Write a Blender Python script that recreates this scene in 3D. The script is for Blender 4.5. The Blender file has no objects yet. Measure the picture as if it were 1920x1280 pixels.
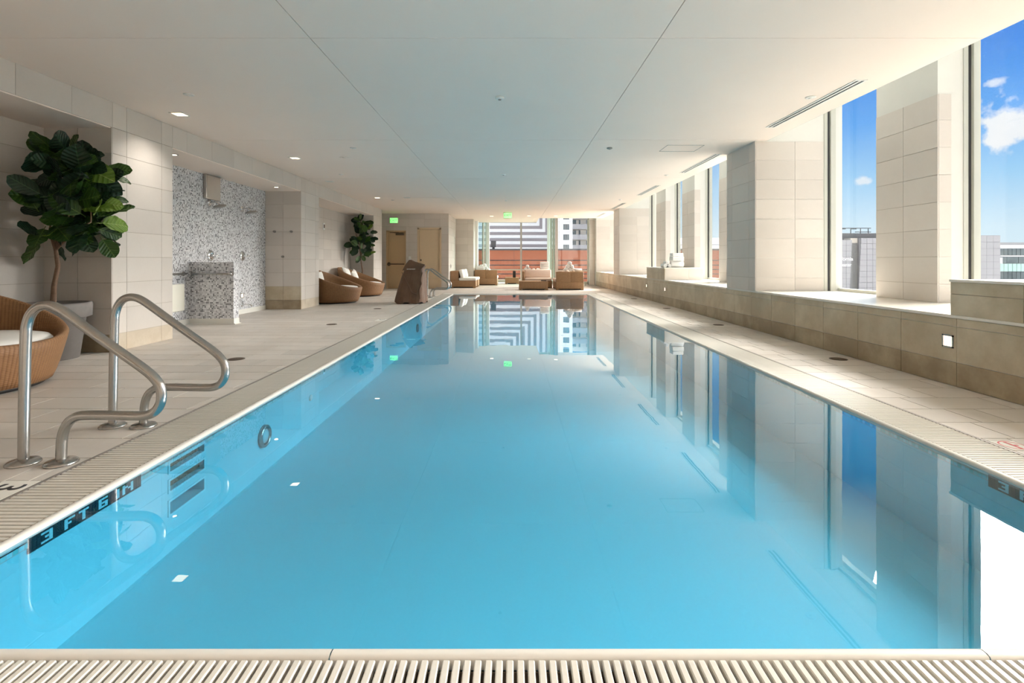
import bpy, bmesh, math, random
from mathutils import Vector, Matrix, noise
R = math.radians
rnd = random.Random(7)
scene = bpy.context.scene
COL = scene.collection

# ------------------------------------------------------------------ camera
F, EYE, HX, HY = 940.0, 1.07, 959.0, 490.0      # focal length and vanishing point of the photo, in its pixels
cd = bpy.data.cameras.new('camera'); cam = bpy.data.objects.new('camera', cd); COL.objects.link(cam)
cd.sensor_width = 36; cd.lens = F*36/1920
cd.shift_x = (960-HX)/1920; cd.shift_y = (HY-640)/1920
cam.location = (0, 0, EYE); cam.rotation_euler = (R(90), 0, 0)
cd.clip_start = .05; cd.clip_end = 2000
scene.camera = cam

# ------------------------------------------------------------------ render look
scene.view_settings.view_transform = 'Standard'
scene.view_settings.look = 'None'
scene.view_settings.gamma = 1
scene.view_settings.use_curve_mapping = False
scene.view_settings.exposure = 1.24
cy = scene.cycles
cy.use_denoising = True
cy.max_bounces = 6; cy.diffuse_bounces = 4; cy.glossy_bounces = 3; cy.transmission_bounces = 2
cy.use_adaptive_sampling = True; cy.adaptive_threshold = .12; cy.adaptive_min_samples = 16
cy.transparent_max_bounces = 12
cy.caustics_reflective = False; cy.caustics_refractive = False
cy.sample_clamp_indirect = 6.0

# ------------------------------------------------------------------ node helper
class NT:
    def __init__(s, tree):
        s.t = tree; s.n = tree.nodes; s.l = tree.links
    def add(s, typ, ins=None, **props):
        n = s.n.new(typ)
        for k, v in props.items(): setattr(n, k, v)
        for k, v in (ins or {}).items(): s.put(n.inputs[k], v)
        return n
    def put(s, sock, v):
        if isinstance(v, bpy.types.NodeSocket): s.l.new(v, sock)
        elif isinstance(v, bpy.types.Node): s.l.new(v.outputs[0], sock)
        else:
            if sock.type == 'RGBA' and not isinstance(v, (int, float)) and len(v) == 3: v = (*v, 1)
            sock.default_value = v
    def math(s, op, a, b=0.0, c=0.0, clamp=False):
        n = s.add('ShaderNodeMath', operation=op, use_clamp=clamp)
        s.put(n.inputs[0], a); s.put(n.inputs[1], b)
        if op in ('MULTIPLY_ADD', 'COMPARE', 'SMOOTH_MIN'): s.put(n.inputs[2], c)
        return n.outputs[0]
    def vmath(s, op, a, b=None):
        n = s.add('ShaderNodeVectorMath', operation=op)
        s.put(n.inputs[0], a)
        if b is not None: s.put(n.inputs['Scale'] if op == 'SCALE' else n.inputs[1], b)
        return n.outputs['Value'] if op in ('DOT_PRODUCT', 'LENGTH', 'DISTANCE') else n.outputs[0]
    def mix(s, f, a, b, blend='MIX'):
        n = s.add('ShaderNodeMix', data_type='RGBA', blend_type=blend)
        s.put(n.inputs[0], f); s.put(n.inputs[6], a); s.put(n.inputs[7], b)
        return n.outputs[2]
    def ramp(s, f, stops, interp='LINEAR'):
        n = s.add('ShaderNodeValToRGB'); s.put(n.inputs[0], f)
        e = n.color_ramp.elements; n.color_ramp.interpolation = interp
        while len(e) < len(stops): e.new(.5)
        for el, (p, c) in zip(e, stops):
            el.position = p; el.color = (*c, 1) if len(c) == 3 else c
        return n.outputs[0]
    def noise(s, vec, scale, detail=3, rough=.55):
        n = s.add('ShaderNodeTexNoise', {'Scale': scale, 'Detail': detail, 'Roughness': rough})
        if vec is not None: s.put(n.inputs['Vector'], vec)
        return n.outputs[0]
    def bump(s, h, strength=.3, dist=.01):
        return s.add('ShaderNodeBump', {'Height': h, 'Strength': strength, 'Distance': dist}).outputs[0]

# ------------------------------------------------------------------ world: blue sky paling to the horizon, two small clouds
w = bpy.data.worlds.new('sky'); scene.world = w; w.use_nodes = True
W = NT(w.node_tree); W.n.clear()
d = W.add('ShaderNodeTexCoord').outputs['Generated']
sep = W.add('ShaderNodeSeparateXYZ', {0: d})
el = sep.outputs[2]
skyc = W.ramp(el, [(0.0, (.74, .90, 1.0)), (.05, (.70, .88, 1.0)), (.13, (.38, .68, .98)), (.22, (.10, .40, .94)), (.33, (.03, .24, .82)), (1.0, (.03, .16, .60))])
def skydir(px, py):
    return Vector((px-HX, F, HY-py)).normalized()
nz = W.noise(d, 26, 4, .62); nz2 = nz
cloud = None
for (px, py, rad, amt) in ((1898, 232, .062, 1.0), (1866, 153, .012, .75), (1617, 340, .016, .8), (1990, 200, .07, 1.0), (2300, 120, .12, .8), (1250, 120, .1, .7), (700, 60, .12, .7)):
    c = skydir(px, py)
    dv = W.vmath('SUBTRACT', d, tuple(c))
    dv = W.vmath('MULTIPLY', dv, (1.0, 1.0, 1.75))
    dist = W.vmath('LENGTH', dv)
    m = W.math('SUBTRACT', 1.0, W.math('DIVIDE', dist, rad))
    m = W.math('ADD', m, W.math('MULTIPLY', W.math('SUBTRACT', nz, .5), 3.2))
    m = W.math('MULTIPLY', W.math('MULTIPLY', m, 1.8, clamp=True), amt)
    cloud = m if cloud is None else W.math('MAXIMUM', cloud, m)
skyc = W.mix(cloud, skyc, W.mix(nz2, (.80, .86, .95), (1.0, 1.0, 1.0)))
# broken white cloud cover higher up, the same all around
cov = W.math('MULTIPLY', W.math('SUBTRACT', W.noise(W.vmath('MULTIPLY', d, (1, 1, 1.6)), 3.0, 3, .6), .27), 8.0, clamp=True)
cov = W.math('MULTIPLY', cov, W.math('MULTIPLY', W.math('SUBTRACT', el, .335), 14.0, clamp=True))
skyc = W.mix(cov, skyc, (1.0, 1.0, 1.0))
skyc = W.mix(W.math('LESS_THAN', el, 0.0), skyc, (.55, .55, .54))
bg = W.add('ShaderNodeBackground', {'Color': skyc, 'Strength': 0.435})
W.l.new(bg.outputs[0], W.add('ShaderNodeOutputWorld').inputs[0])

# ------------------------------------------------------------------ sun: veiled, broad, from the window side
sd = bpy.data.lights.new('sun', 'SUN'); sun = bpy.data.objects.new('sun', sd); COL.objects.link(sun)
sd.energy = 12.0; sd.angle = R(52); sd.color = (1.0, .965, .92)
sun.rotation_euler = (Vector((-1.0, -.46, -.60))).to_track_quat('-Z', 'Y').to_euler()
sun.location = (30, -8, 20)

# ------------------------------------------------------------------ materials
MATS = {}
def mat(name):
    m = bpy.data.materials.new(name); m.use_nodes = True
    t = NT(m.node_tree); t.n.clear()
    MATS[name] = m
    return m, t
def finish(t, **kw):
    ins = {}
    for k, v in kw.items(): ins[{'color': 'Base Color', 'rough': 'Roughness', 'metal': 'Metallic', 'normal': 'Normal', 'spec': 'Specular IOR Level', 'emit': 'Emission Color', 'estr': 'Emission Strength', 'coat': 'Coat Weight', 'sheen': 'Sheen Weight', 'trans': 'Transmission Weight', 'sss': 'Subsurface Weight'}[k]] = v
    p = t.add('ShaderNodeBsdfPrincipled', ins)
    t.l.new(p.outputs[0], t.add('ShaderNodeOutputMaterial').inputs[0])
def plain(name, color, rough=.5, metal=0.0, var=.05, scale=8.0, bump=.0, **kw):
    m, t = mat(name)
    o = t.add('ShaderNodeTexCoord').outputs['Object']
    n = t.noise(o, scale, 4)
    c = t.mix(n, tuple(x*(1-var) for x in color), tuple(min(1, x*(1+var)) for x in color))
    if bump: kw['normal'] = t.bump(n, bump, .01)
    finish(t, color=c, rough=rough, metal=metal, **kw)
    return m
def emitter(name, color, strength):
    m, t = mat(name); finish(t, color=(.8, .8, .8), emit=color, estr=strength, rough=.4); return m
def stone(name, c1, c2, stain=None, rough=.45, rand=.10, stain_amt=.0):
    m, t = mat(name)
    tc = t.add('ShaderNodeTexCoord').outputs['Object']
    oi = t.add('ShaderNodeObjectInfo')
    off = t.vmath('ADD', tc, t.vmath('SCALE', oi.outputs['Location'], 1.37))
    n1 = t.noise(off, 2.2, 6, .6); n2 = t.noise(off, 38, 4, .6)
    f = t.math('ADD', t.math('MULTIPLY', n1, .7), t.math('MULTIPLY', n2, .3))
    c = t.mix(f, c1, c2)
    br = t.math('ADD', 1-rand/2, t.math('MULTIPLY', oi.outputs['Random'], rand))
    c = t.mix(1.0, c, t.add('ShaderNodeCombineColor', {0: br, 1: br, 2: br}).outputs[0], 'MULTIPLY')
    if stain:
        geo = t.add('ShaderNodeNewGeometry').outputs['Position']
        n3 = t.noise(geo, 1.7, 5, .65)
        k = t.math('MULTIPLY', t.math('SUBTRACT', n3, .34), 4.0, clamp=True)
        c = t.mix(t.math('MULTIPLY', k, stain_amt), c, stain)
    # fossil flecks
    v = t.noise(off, 90, 2, .5)
    fl = t.math('GREATER_THAN', v, .74)
    c = t.mix(t.math('MULTIPLY', fl, .18), c, tuple(x*.62 for x in c1))
    finish(t, color=c, rough=rough, normal=t.bump(n2, .08, .004))
    return m
stone('limestone', (.595, .54, .485), (.69, .64, .585))
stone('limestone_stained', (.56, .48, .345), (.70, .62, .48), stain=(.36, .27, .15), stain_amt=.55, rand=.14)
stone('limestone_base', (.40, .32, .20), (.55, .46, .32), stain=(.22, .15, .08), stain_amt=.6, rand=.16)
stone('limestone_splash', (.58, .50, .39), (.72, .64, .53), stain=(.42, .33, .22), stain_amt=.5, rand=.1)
stone('deck_stone', (.56, .515, .465), (.68, .635, .585), stain=(.48, .42, .35), stain_amt=.35, rand=.16, rough=.5)
stone('sill_stone', (.80, .75, .66), (.86, .82, .75), rand=.03, rough=.18)
plain('grout', (.40, .34, .27), .8)
plain('deck_grout', (.30, .265, .225), .8)
plain('plaster', (.95, .83, .735), .75, var=.025, scale=1.1)
plain('white_paint', (.70, .69, .645), .6, var=.02)
plain('seam', (.36, .35, .32), .8)
plain('grate_plastic', (.62, .595, .535), .38, var=.07, scale=30)
plain('lip_plastic', (.66, .635, .58), .28, var=.05)
plain('channel_dark', (.16, .12, .08), .8, var=.3)
plain('steel', (.43, .42, .405), .26, 1.0, var=.10, scale=60)
plain('satin_panel', (.52, .48, .44), .38, 1.0, var=.06)
plain('chrome', (.72, .72, .72), .08, 1.0, var=.02)
plain('bronze', (.16, .11, .075), .45, .7)
plain('trim_metal', (.33, .30, .27), .45, .6)
plain('frame_paint', (.58, .58, .51), .4, var=.02)
plain('frame_white', (.86, .87, .85), .4, var=.02)
plain('gasket', (.045, .045, .05), .5)
plain('door_paint', (.64, .45, .26), .45, var=.03)
plain('door_cream', (.70, .55, .37), .45, var=.03)
plain('cushion_white', (.84, .82, .77), .85, var=.04, scale=20, bump=.1)
plain('cushion_pink', (.66, .53, .45), .85, var=.06, scale=14, bump=.25)
plain('towel', (.86, .85, .83), .95, var=.05, scale=120, bump=.5)
plain('pot_gray', (.23, .21, .20), .75, var=.14, scale=12, bump=.1)
plain('soil', (.045, .03, .02), .95, var=.4, scale=40, bump=.5)
plain('bark', (.21, .13, .085), .85, var=.35, scale=45, bump=.5)
plain('black', (.018, .016, .015), .5)
plain('seat_plastic', (.80, .78, .68), .35, var=.02)
plain('drain_metal', (.13, .11, .085), .5, .5, var=.2, scale=60)
plain('ink_black', (.02, .02, .022), .5)
plain('ink_red', (.62, .10, .11), .5)
plain('marker_tile', (.78, .76, .70), .3, var=.02)
plain('marker_dark', (.015, .035, .045), .25, var=.1)
plain('pool_tile', (.42, .80, .84), .3, var=.05)
plain('cover_print', (.72, .68, .60), .7)
plain('ceiling_white', (.82, .81, .77), .5, var=.02)
emitter('exit_green', (.10, .85, .10), 1.3)
emitter('lamp_warm', (1.0, .80, .50), 2.2)
emitter('step_glow', (1.0, .74, .50), 1.1)
# outside
plain('bldg_white', (.90, .90, .91), .6, var=.02, scale=.3)
plain('bldg_band', (.30, .27, .285), .5, var=.05, scale=.3)
plain('bldg_panel', (.34, .34, .365), .5, var=.03, scale=.2)
plain('bldg_panel_dark', (.20, .20, .215), .6, var=.03, scale=.2)
plain('bldg_brick', (.19, .19, .195), .8, var=.35, scale=2.5)
plain('bldg_roof', (.30, .31, .33), .8, var=.1, scale=.5)
plain('bldg_beige', (.56, .52, .46), .7, var=.06, scale=.4)
plain('bldg_glass', (.13, .16, .17), .12, var=.5, scale=.35)
plain('bldg_glass_green', (.42, .60, .57), .2, var=.06, scale=.3)
plain('bldg_dark', (.05, .05, .055), .6)
plain('ground_city', (.72, .70, .66), .9, var=.2, scale=.02)
plain('sign_white', (.85, .85, .86), .5)
def terracotta():
    m, t = mat('terracotta')
    o = t.add('ShaderNodeTexCoord').outputs['Object']
    n = t.noise(t.vmath('MULTIPLY', o, (9, 9, 2.5)), 1.0, 5, .7); n2 = t.noise(o, .8, 3)
    c = t.mix(n, (.19, .045, .018), (.35, .105, .05))
    c = t.mix(t.math('MULTIPLY', n2, .35), c, (.33, .16, .10))
    finish(t, color=c, rough=.8)
terracotta()
def wicker(name, ca, cb, polar):
    m, t = mat(name)
    o = t.add('ShaderNodeTexCoord').outputs['Object']
    s = t.add('ShaderNodeSeparateXYZ', {0: o})
    if polar:
        a = t.math('MULTIPLY', t.math('ARCTAN2', s.outputs[1], s.outputs[0]), 72.0)
        r_ = t.math('SQRT', t.math('ADD', t.math('POWER', s.outputs[0], 2.0), t.math('POWER', s.outputs[1], 2.0)))
        v = t.math('MULTIPLY', t.math('SUBTRACT', s.outputs[2], r_), 300.0)
    else:
        a = t.math('MULTIPLY', t.math('ADD', s.outputs[0], s.outputs[1]), 130.0)
        v = t.math('MULTIPLY', s.outputs[2], 260.0)
    sa = t.math('SINE', a); sv = t.math('SINE', t.math('ADD', v, t.math('MULTIPLY', t.math('SIGN', sa), 1.57)))
    h = t.math('ADD', t.math('MULTIPLY', t.math('ABSOLUTE', sa), .6), t.math('MULTIPLY', t.math('ABSOLUTE', sv), .4))
    n = t.noise(o, 24, 4); n2 = t.noise(o, 2.2, 2)
    f = t.math('MULTIPLY_ADD', h, .55, t.math('MULTIPLY', n, .5))
    c = t.mix(f, ca, cb)
    c = t.mix(t.math('MULTIPLY', n2, .3), c, ca)
    finish(t, color=c, rough=.5, normal=t.bump(h, .55, .006))
wicker('wicker_round', (.115, .048, .017), (.41, .215, .092), True)
wicker('wicker_sofa', (.16, .075, .03), (.50, .30, .15), False)
def mosaic(name, stops, size=.026):
    m, t = mat(name)
    g = t.add('ShaderNodeNewGeometry').outputs['Position']
    q = t.vmath('ADD', t.vmath('SCALE', g, 1/size), (.37, .41, .29))
    cell = t.vmath('FLOOR', q); fr = t.vmath('FRACTION', q)
    wn = t.add('ShaderNodeTexWhiteNoise', {'Vector': cell}, noise_dimensions='3D')
    c = t.ramp(wn.outputs[0], stops, 'CONSTANT')
    s = t.add('ShaderNodeSeparateXYZ', {0: fr})
    edge = None
    nrm = t.add('ShaderNodeSeparateXYZ', {0: t.vmath('ABSOLUTE', t.add('ShaderNodeNewGeometry').outputs['Normal'])})
    for i in range(3):
        e = t.math('GREATER_THAN', t.math('ABSOLUTE', t.math('SUBTRACT', s.outputs[i], .5)), .435)
        e = t.math('MULTIPLY', e, t.math('LESS_THAN', nrm.outputs[i], .5))
        edge = e if edge is None else t.math('MAXIMUM', edge, e)
    c = t.mix(edge, c, (.50, .50, .50))
    tilt = t.vmath('SCALE', t.vmath('SUBTRACT', wn.outputs[1], (.5, .5, .5)), .10)
    nn = t.vmath('NORMALIZE', t.vmath('ADD', t.add('ShaderNodeNewGeometry').outputs['Normal'], tilt))
    finish(t, color=c, rough=t.math('MULTIPLY_ADD', edge, .4, .18), normal=nn)
mosaic('mosaic', [(0, (.20, .20, .215)), (.12, (.44, .44, .46)), (.28, (.64, .64, .665)), (.60, (.76, .76, .785)), (.86, (.88, .88, .90))], .024)
mosaic('waterline_mosaic', [(0, (.22, .62, .60)), (.4, (.36, .75, .74)), (.75, (.48, .82, .84))], .024)
def leafmat(name, ca, cb, vein):
    m, t = mat(name)
    o = t.add('ShaderNodeTexCoord').outputs['Object']
    oi = t.add('ShaderNodeObjectInfo').outputs['Random']
    s = t.add('ShaderNodeSeparateXYZ', {0: o})
    ay = t.math('ABSOLUTE', s.outputs[1])
    mid = t.math('LESS_THAN', ay, .014)
    st = t.math('SINE', t.math('MULTIPLY', t.math('SUBTRACT', s.outputs[0], t.math('MULTIPLY', ay, .75)), 46.0))
    vn = t.math('GREATER_THAN', st, .93)
    c = t.mix(t.math('MULTIPLY_ADD', oi, .8, t.math('MULTIPLY', t.noise(o, 5, 3), .2)), ca, cb)
    c = t.mix(t.math('MAXIMUM', t.math('MULTIPLY', vn, .45), t.math('MULTIPLY', mid, .8)), c, vein)
    p = t.add('ShaderNodeBsdfPrincipled', {'Base Color': c, 'Roughness': .38, 'Normal': t.bump(st, .25, .02)})
    tr = t.add('ShaderNodeBsdfTranslucent', {'Color': c})
    mx = t.add('ShaderNodeMixShader', {0: .18, 1: p.outputs[0], 2: tr.outputs[0]})
    t.l.new(mx.outputs[0], t.add('ShaderNodeOutputMaterial').inputs[0])
leafmat('leaf_dark', (.006, .022, .012), (.018, .055, .020), (.05, .11, .05))
leafmat('leaf_mid', (.018, .06, .010), (.05, .12, .015), (.13, .22, .05))
leafmat('leaf_light', (.10, .20, .02), (.22, .36, .045), (.34, .46, .14))
def coverfabric():
    m, t = mat('cover_fabric')
    o = t.add('ShaderNodeTexCoord').outputs['Object']
    n = t.noise(o, 5, 5); n2 = t.noise(o, 160, 2)
    c = t.mix(n, (.115, .058, .032), (.20, .115, .07))
    finish(t, color=c, rough=.75, sheen=.1, normal=t.bump(t.math('ADD', n, t.math('MULTIPLY', n2, .15)), .35, .03))
coverfabric()
def poolplaster():
    m, t = mat('pool_plaster')
    g = t.add('ShaderNodeNewGeometry').outputs['Position']
    n = t.noise(g, 60, 4, .7); n2 = t.noise(g, .7, 3)
    c = t.mix(n, (.30, .70, .76), (.36, .77, .82))
    c = t.mix(t.math('MULTIPLY', n2, .25), c, (.26, .66, .70))
    finish(t, color=c, rough=.7)
poolplaster()
def schlick(t, f0, gain=1.0, power=5.0):
    g = t.add('ShaderNodeNewGeometry')
    c = t.math('ABSOLUTE', t.vmath('DOT_PRODUCT', g.outputs['Normal'], g.outputs['Incoming']))
    k = t.math('POWER', t.math('SUBTRACT', 1.0, c, clamp=True), power)
    return t.math('MULTIPLY', t.math('MULTIPLY_ADD', k, 1-f0, f0), gain, clamp=True)
def water():
    m, t = mat('water')
    g = t.add('ShaderNodeNewGeometry').outputs['Position']
    b = t.bump(t.noise(g, 1.6, 3), .012, .05)
    fr = schlick(t, .045, 1.0, 4.0)
    tr = t.add('ShaderNodeBsdfTransparent', {'Color': (.425, .735, .895, 1)})
    gl = t.add('ShaderNodeBsdfGlossy', {'Color': (1, 1, 1, 1), 'Roughness': .0, 'Normal': b})
    mx = t.add('ShaderNodeMixShader', {0: fr, 1: tr.outputs[0], 2: gl.outputs[0]})
    t.l.new(mx.outputs[0], t.add('ShaderNodeOutputMaterial').inputs[0])
water()
def glass(name, tint):
    m, t = mat(name)
    fr = schlick(t, .03)
    tr = t.add('ShaderNodeBsdfTransparent', {'Color': (*tint, 1)})
    gl = t.add('ShaderNodeBsdfGlossy', {'Color': (.9, .9, .9, 1), 'Roughness': .0})
    mx = t.add('ShaderNodeMixShader', {0: fr, 1: tr.outputs[0], 2: gl.outputs[0]})
    t.l.new(mx.outputs[0], t.add('ShaderNodeOutputMaterial').inputs[0])
glass('glass', (.985, .99, .985)); glass('glass_green', (.80, .92, .88))

# ------------------------------------------------------------------ object helpers
def link(name, me, parent=None, loc=(0, 0, 0), rot=None):
    o = bpy.data.objects.new(name, me); COL.objects.link(o)
    o.location = loc
    if rot is not None: o.rotation_euler = rot
    if parent is not None: o.parent = parent
    return o
def tag(o, label=None, cat=None, group=None, kind=None):
    if label: o['label'] = label
    if cat: o['category'] = cat
    if group: o['group'] = group
    if kind: o['kind'] = kind
    return o
def empty(name, label, cat, loc=(0, 0, 0), rz=0.0, group=None):
    o = bpy.data.objects.new(name, None); COL.objects.link(o)
    o.empty_display_size = .1
    o.location = loc; o.rotation_euler = (0, 0, rz)
    return tag(o, label, cat, group)
class MB:
    """collects shapes into one mesh"""
    def __init__(s): s.v = []; s.f = []; s.smooth = []
    def add(s, vs, fs, smooth=False):
        b = len(s.v); s.v += [tuple(v) for v in vs]
        s.f += [tuple(i+b for i in f) for f in fs]; s.smooth += [smooth]*len(fs)
        return s
    def box(s, x0, x1, y0, y1, z0, z1):
        vs = [(x0, y0, z0), (x1, y0, z0), (x1, y1, z0), (x0, y1, z0), (x0, y0, z1), (x1, y0, z1), (x1, y1, z1), (x0, y1, z1)]
        return s.add(vs, [(0, 3, 2, 1), (4, 5, 6, 7), (0, 1, 5, 4), (1, 2, 6, 5), (2, 3, 7, 6), (3, 0, 4, 7)])
    def rbox(s, x0, x1, y0, y1, z0, z1, r=.03, seg=3):
        """rounded box: superellipsoid-free, bevelled by bmesh"""
        bm = bmesh.new()
        bmesh.ops.create_cube(bm, size=1)
        for v in bm.verts: v.co = Vector(((x0+x1)/2+v.co.x*(x1-x0), (y0+y1)/2+v.co.y*(y1-y0), (z0+z1)/2+v.co.z*(z1-z0)))
        bmesh.ops.bevel(bm, geom=list(bm.edges), offset=r, segments=seg, affect='EDGES', profile=.5)
        bm.verts.index_update()
        s.add([v.co for v in bm.verts], [[v.index for v in f.verts] for f in bm.faces], True); bm.free()
        return s
    def tube(s, pts, r, n=12, caps=True, rads=None):
        pts = [Vector(p) for p in pts]
        rings = []
        up = None
        for i, p in enumerate(pts):
            t = (pts[min(i+1, len(pts)-1)]-pts[max(i-1, 0)]).normalized()
            if up is None:
                up = Vector((0, 0, 1)) if abs(t.z) < .9 else Vector((0, 1, 0))
            a = t.cross(up).normalized(); up = a.cross(t).normalized()
            rr = rads[i] if rads else r
            rings.append([p+(a*math.cos(2*math.pi*k/n)+up*math.sin(2*math.pi*k/n))*rr for k in range(n)])
        vs = [v for ring in rings for v in ring]; fs = []
        for i in range(len(rings)-1):
            for k in range(n):
                fs.append((i*n+k, i*n+(k+1) % n, (i+1)*n+(k+1) % n, (i+1)*n+k))
        s.add(vs, fs, True)
        if caps:
            s.add(rings[0], [tuple(reversed(range(n)))]); s.add(rings[-1], [tuple(range(n))])
        return s
    def lathe(s, prof, n=32, c=(0, 0, 0), smooth=True):
        """profile of (r, z) turned about z"""
        vs = []; fs = []
        for (r, z) in prof:
            for k in range(n):
                a = 2*math.pi*k/n; vs.append((c[0]+r*math.cos(a), c[1]+r*math.sin(a), c[2]+z))
        for i in range(len(prof)-1):
            for k in range(n):
                fs.append((i*n+k, i*n+(k+1) % n, (i+1)*n+(k+1) % n, (i+1)*n+k))
        fs.append(tuple(reversed(range(n)))); fs.append(tuple(range((len(prof)-1)*n, len(prof)*n)))
        return s.add(vs, fs, smooth)
    def xform(s, M):
        s.v = [tuple(M @ Vector(v)) for v in s.v]; return s
    def mesh(s, name, material):
        me = bpy.data.meshes.new(name); me.from_pydata(s.v, [], s.f)
        me.polygons.foreach_set('use_smooth', s.smooth)
        me.materials.append(MATS[material]); me.update()
        return me
    def build(s, name, material, parent=None, loc=(0, 0, 0), rot=None):
        return link(name, s.mesh(name, material), parent, loc, rot)
def structure(name, mb, material, parent=None):
    o = mb.build(name, material, parent)
    if parent is None: o['kind'] = 'structure'
    return o
_cache = {}
def piece(name, parent, material, x0, x1, y0, y1, z0, z1):
    """one box-shaped piece; alike sizes share their mesh"""
    dx, dy, dz = round(x1-x0, 4), round(y1-y0, 4), round(z1-z0, 4)
    key = (name, material, dx, dy, dz)
    if key not in _cache:
        _cache[key] = MB().box(-dx/2, dx/2, -dy/2, dy/2, -dz/2, dz/2).mesh(name, material)
    return link(name, _cache[key], parent, ((x0+x1)/2, (y0+y1)/2, (z0+z1)/2))
def minus(rect, holes):
    out = [rect]
    for (a0, a1, b0, b1) in holes:
        nxt = []
        for (u0, u1, v0, v1) in out:
            if u1 <= a0+1e-6 or u0 >= a1-1e-6 or v1 <= b0+1e-6 or v0 >= b1-1e-6: nxt.append((u0, u1, v0, v1)); continue
            if u0 < a0: nxt.append((u0, a0, v0, v1))
            if u1 > a1: nxt.append((a1, u1, v0, v1))
            m0, m1 = max(u0, a0), min(u1, a1)
            if v0 < b0: nxt.append((m0, m1, v0, b0))
            if v1 > b1: nxt.append((m0, m1, b1, v1))
        out = nxt
    return out
TH = .012
def tiled(parent, normal, plane, us, vs, material, holes=(), name='tile', gap=.0045, matfn=None, shift=None):
    """a face laid with single slabs; us / vs are the joint lines; shift staggers odd rows"""
    for j in range(len(vs)-1):
        row = us
        if shift and j % 2:
            row = [us[0]]+[u+shift for u in us[:-1] if us[0]+.02 < u+shift < us[-1]-.02]+[us[-1]]
        for i in range(len(row)-1):
            for (u0, u1, v0, v1) in minus((row[i], row[i+1], vs[j], vs[j+1]), holes):
                if u1-u0 < .012 or v1-v0 < .012: continue
                u0, u1, v0, v1 = u0+gap/2, u1-gap/2, v0+gap/2, v1-gap/2
                m = matfn((u0+u1)/2, (v0+v1)/2) if matfn else material
                if normal == 'x+': piece(name, parent, m, plane-TH, plane, u0, u1, v0, v1)
                elif normal == 'x-': piece(name, parent, m, plane, plane+TH, u0, u1, v0, v1)
                elif normal == 'y-': piece(name, parent, m, u0, u1, plane, plane+TH, v0, v1)
                elif normal == 'z+': piece(name, parent, m, u0, u1, v0, v1, plane-TH, plane)
                elif normal == 'z-': piece(name, parent, m, u0, u1, v0, v1, plane, plane+.02)
def steps(a, b, d, first=None):
    out = [a]; x = a+(first or d)
    while x < b-.02: out.append(x); x += d
    return out+[b]
def text_mesh(name, body, size, material, depth=.002, align='CENTER', spacing=1.0):
    cu = bpy.data.curves.new(name, 'FONT'); cu.body = body; cu.size = size; cu.extrude = depth
    cu.align_x = align; cu.align_y = 'CENTER'; cu.space_line = spacing
    o = bpy.data.objects.new(name, cu); COL.objects.link(o)
    dg = bpy.context.evaluated_depsgraph_get()
    me = bpy.data.meshes.new_from_object(o.evaluated_get(dg))
    bpy.data.objects.remove(o); bpy.data.curves.remove(cu)
    me.materials.clear(); me.materials.append(MATS[material]); me.name = name
    return me
def on_ceiling(px, py, z=2.95):
    Y = (z-EYE)*F/(HY-py); return ((px-HX)*Y/F, Y)
def on_floor(px, py, z=0.0):
    Y = (EYE-z)*F/(py-HY); return ((px-HX)*Y/F, Y)
def PX(px, Y): return (px-HX)*Y/F
def PZ(py, Y): return EYE-(py-HY)*Y/F

HC = 2.95                                   # ceiling height
XL, XN = -4.70, -5.50                       # left wall plane, niche back
XR, XC, XG = 3.80, 4.755, 5.14              # right wall plane, inner faces of the window columns, glass
PXL, PXR, PY0, PY1 = -1.905, 2.45, 1.39, 16.40   # pool edges
SOF = 2.65                                  # niche soffits
ROWS = [0, .208, .513, .818, 1.123, 1.428, 1.733, 2.038, 2.343, 2.648]
PB = -.55                                   # pool bottom
PIERS = [(-2.02, -1.0), (7.816, 8.85), (17.66, 18.65), (22.5, 23.5)]
COLS = [(.65, 1.6), (3.17, 4.1), (5.594, 6.54), (10.55, 11.49), (13.03, 13.98), (15.47, 16.47)]
BLOCKS = [(2.6, 4.34), (12.45, 14.09)]
SILL, BLK = .61, .915

# ================================================================== FLOOR
ph = .014
ys = [ph+.302*k for k in range(0, 66)]
YM = ys[30]
floor_a = structure('floor', MB().box(-5.9, -2.27, -5, YM, -.3, -.006), 'deck_grout')
floor_b = structure('floor', MB().box(-5.9, -2.27, YM, 26.3, -.3, -.006), 'deck_grout')
floor_c = structure('floor', MB().box(2.815, 5.3, -5, 26.3, -.3, -.006), 'deck_grout')
floor_d = structure('floor', MB().box(-2.27, 2.815, 16.77, 26.3, -.3, -.006), 'deck_grout')
structure('floor', MB().box(-2.27, 2.815, -5, 1.03, -.3, 0), 'deck_stone')
marker_holes = [(-2.475, -2.29, 2.147, 2.447), (-2.475, -2.29, 9.0, 9.3)]
us_left = steps(-5.5, -2.29, .61, .4)
tiled(floor_a, 'z+', 0, us_left, [y for y in ys if .9 < y <= YM+.01], 'deck_stone', name='floor_tile', gap=.007, shift=.305, holes=marker_holes)
tiled(floor_b, 'z+', 0, us_left, [y for y in ys if YM-.01 <= y < 19.6]+[19.7], 'deck_stone', name='floor_tile', gap=.007, shift=.305, holes=marker_holes)
right_holes = [(2.84, 2.995, 2.84, 2.995)]
tiled(floor_c, 'z+', 0, [2.835, 3.05, 3.66, 3.80], [y for y in ys if 1.0 < y < 22.7], 'deck_stone', name='floor_tile', gap=.007, shift=.30, holes=right_holes)
tiled(floor_d, 'z+', 0, steps(-2.29, 2.835, .61), [16.79]+[y for y in ys if 16.9 < y < 20], 'deck_stone', name='floor_tile', gap=.007, shift=.305)
tiled(floor_d, 'z+', 0, steps(-2.47, 2.835, .61), steps([y for y in ys if y < 20][-1], 26.0, .61), 'deck_stone', name='floor_tile', gap=.007, shift=.305)
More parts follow.
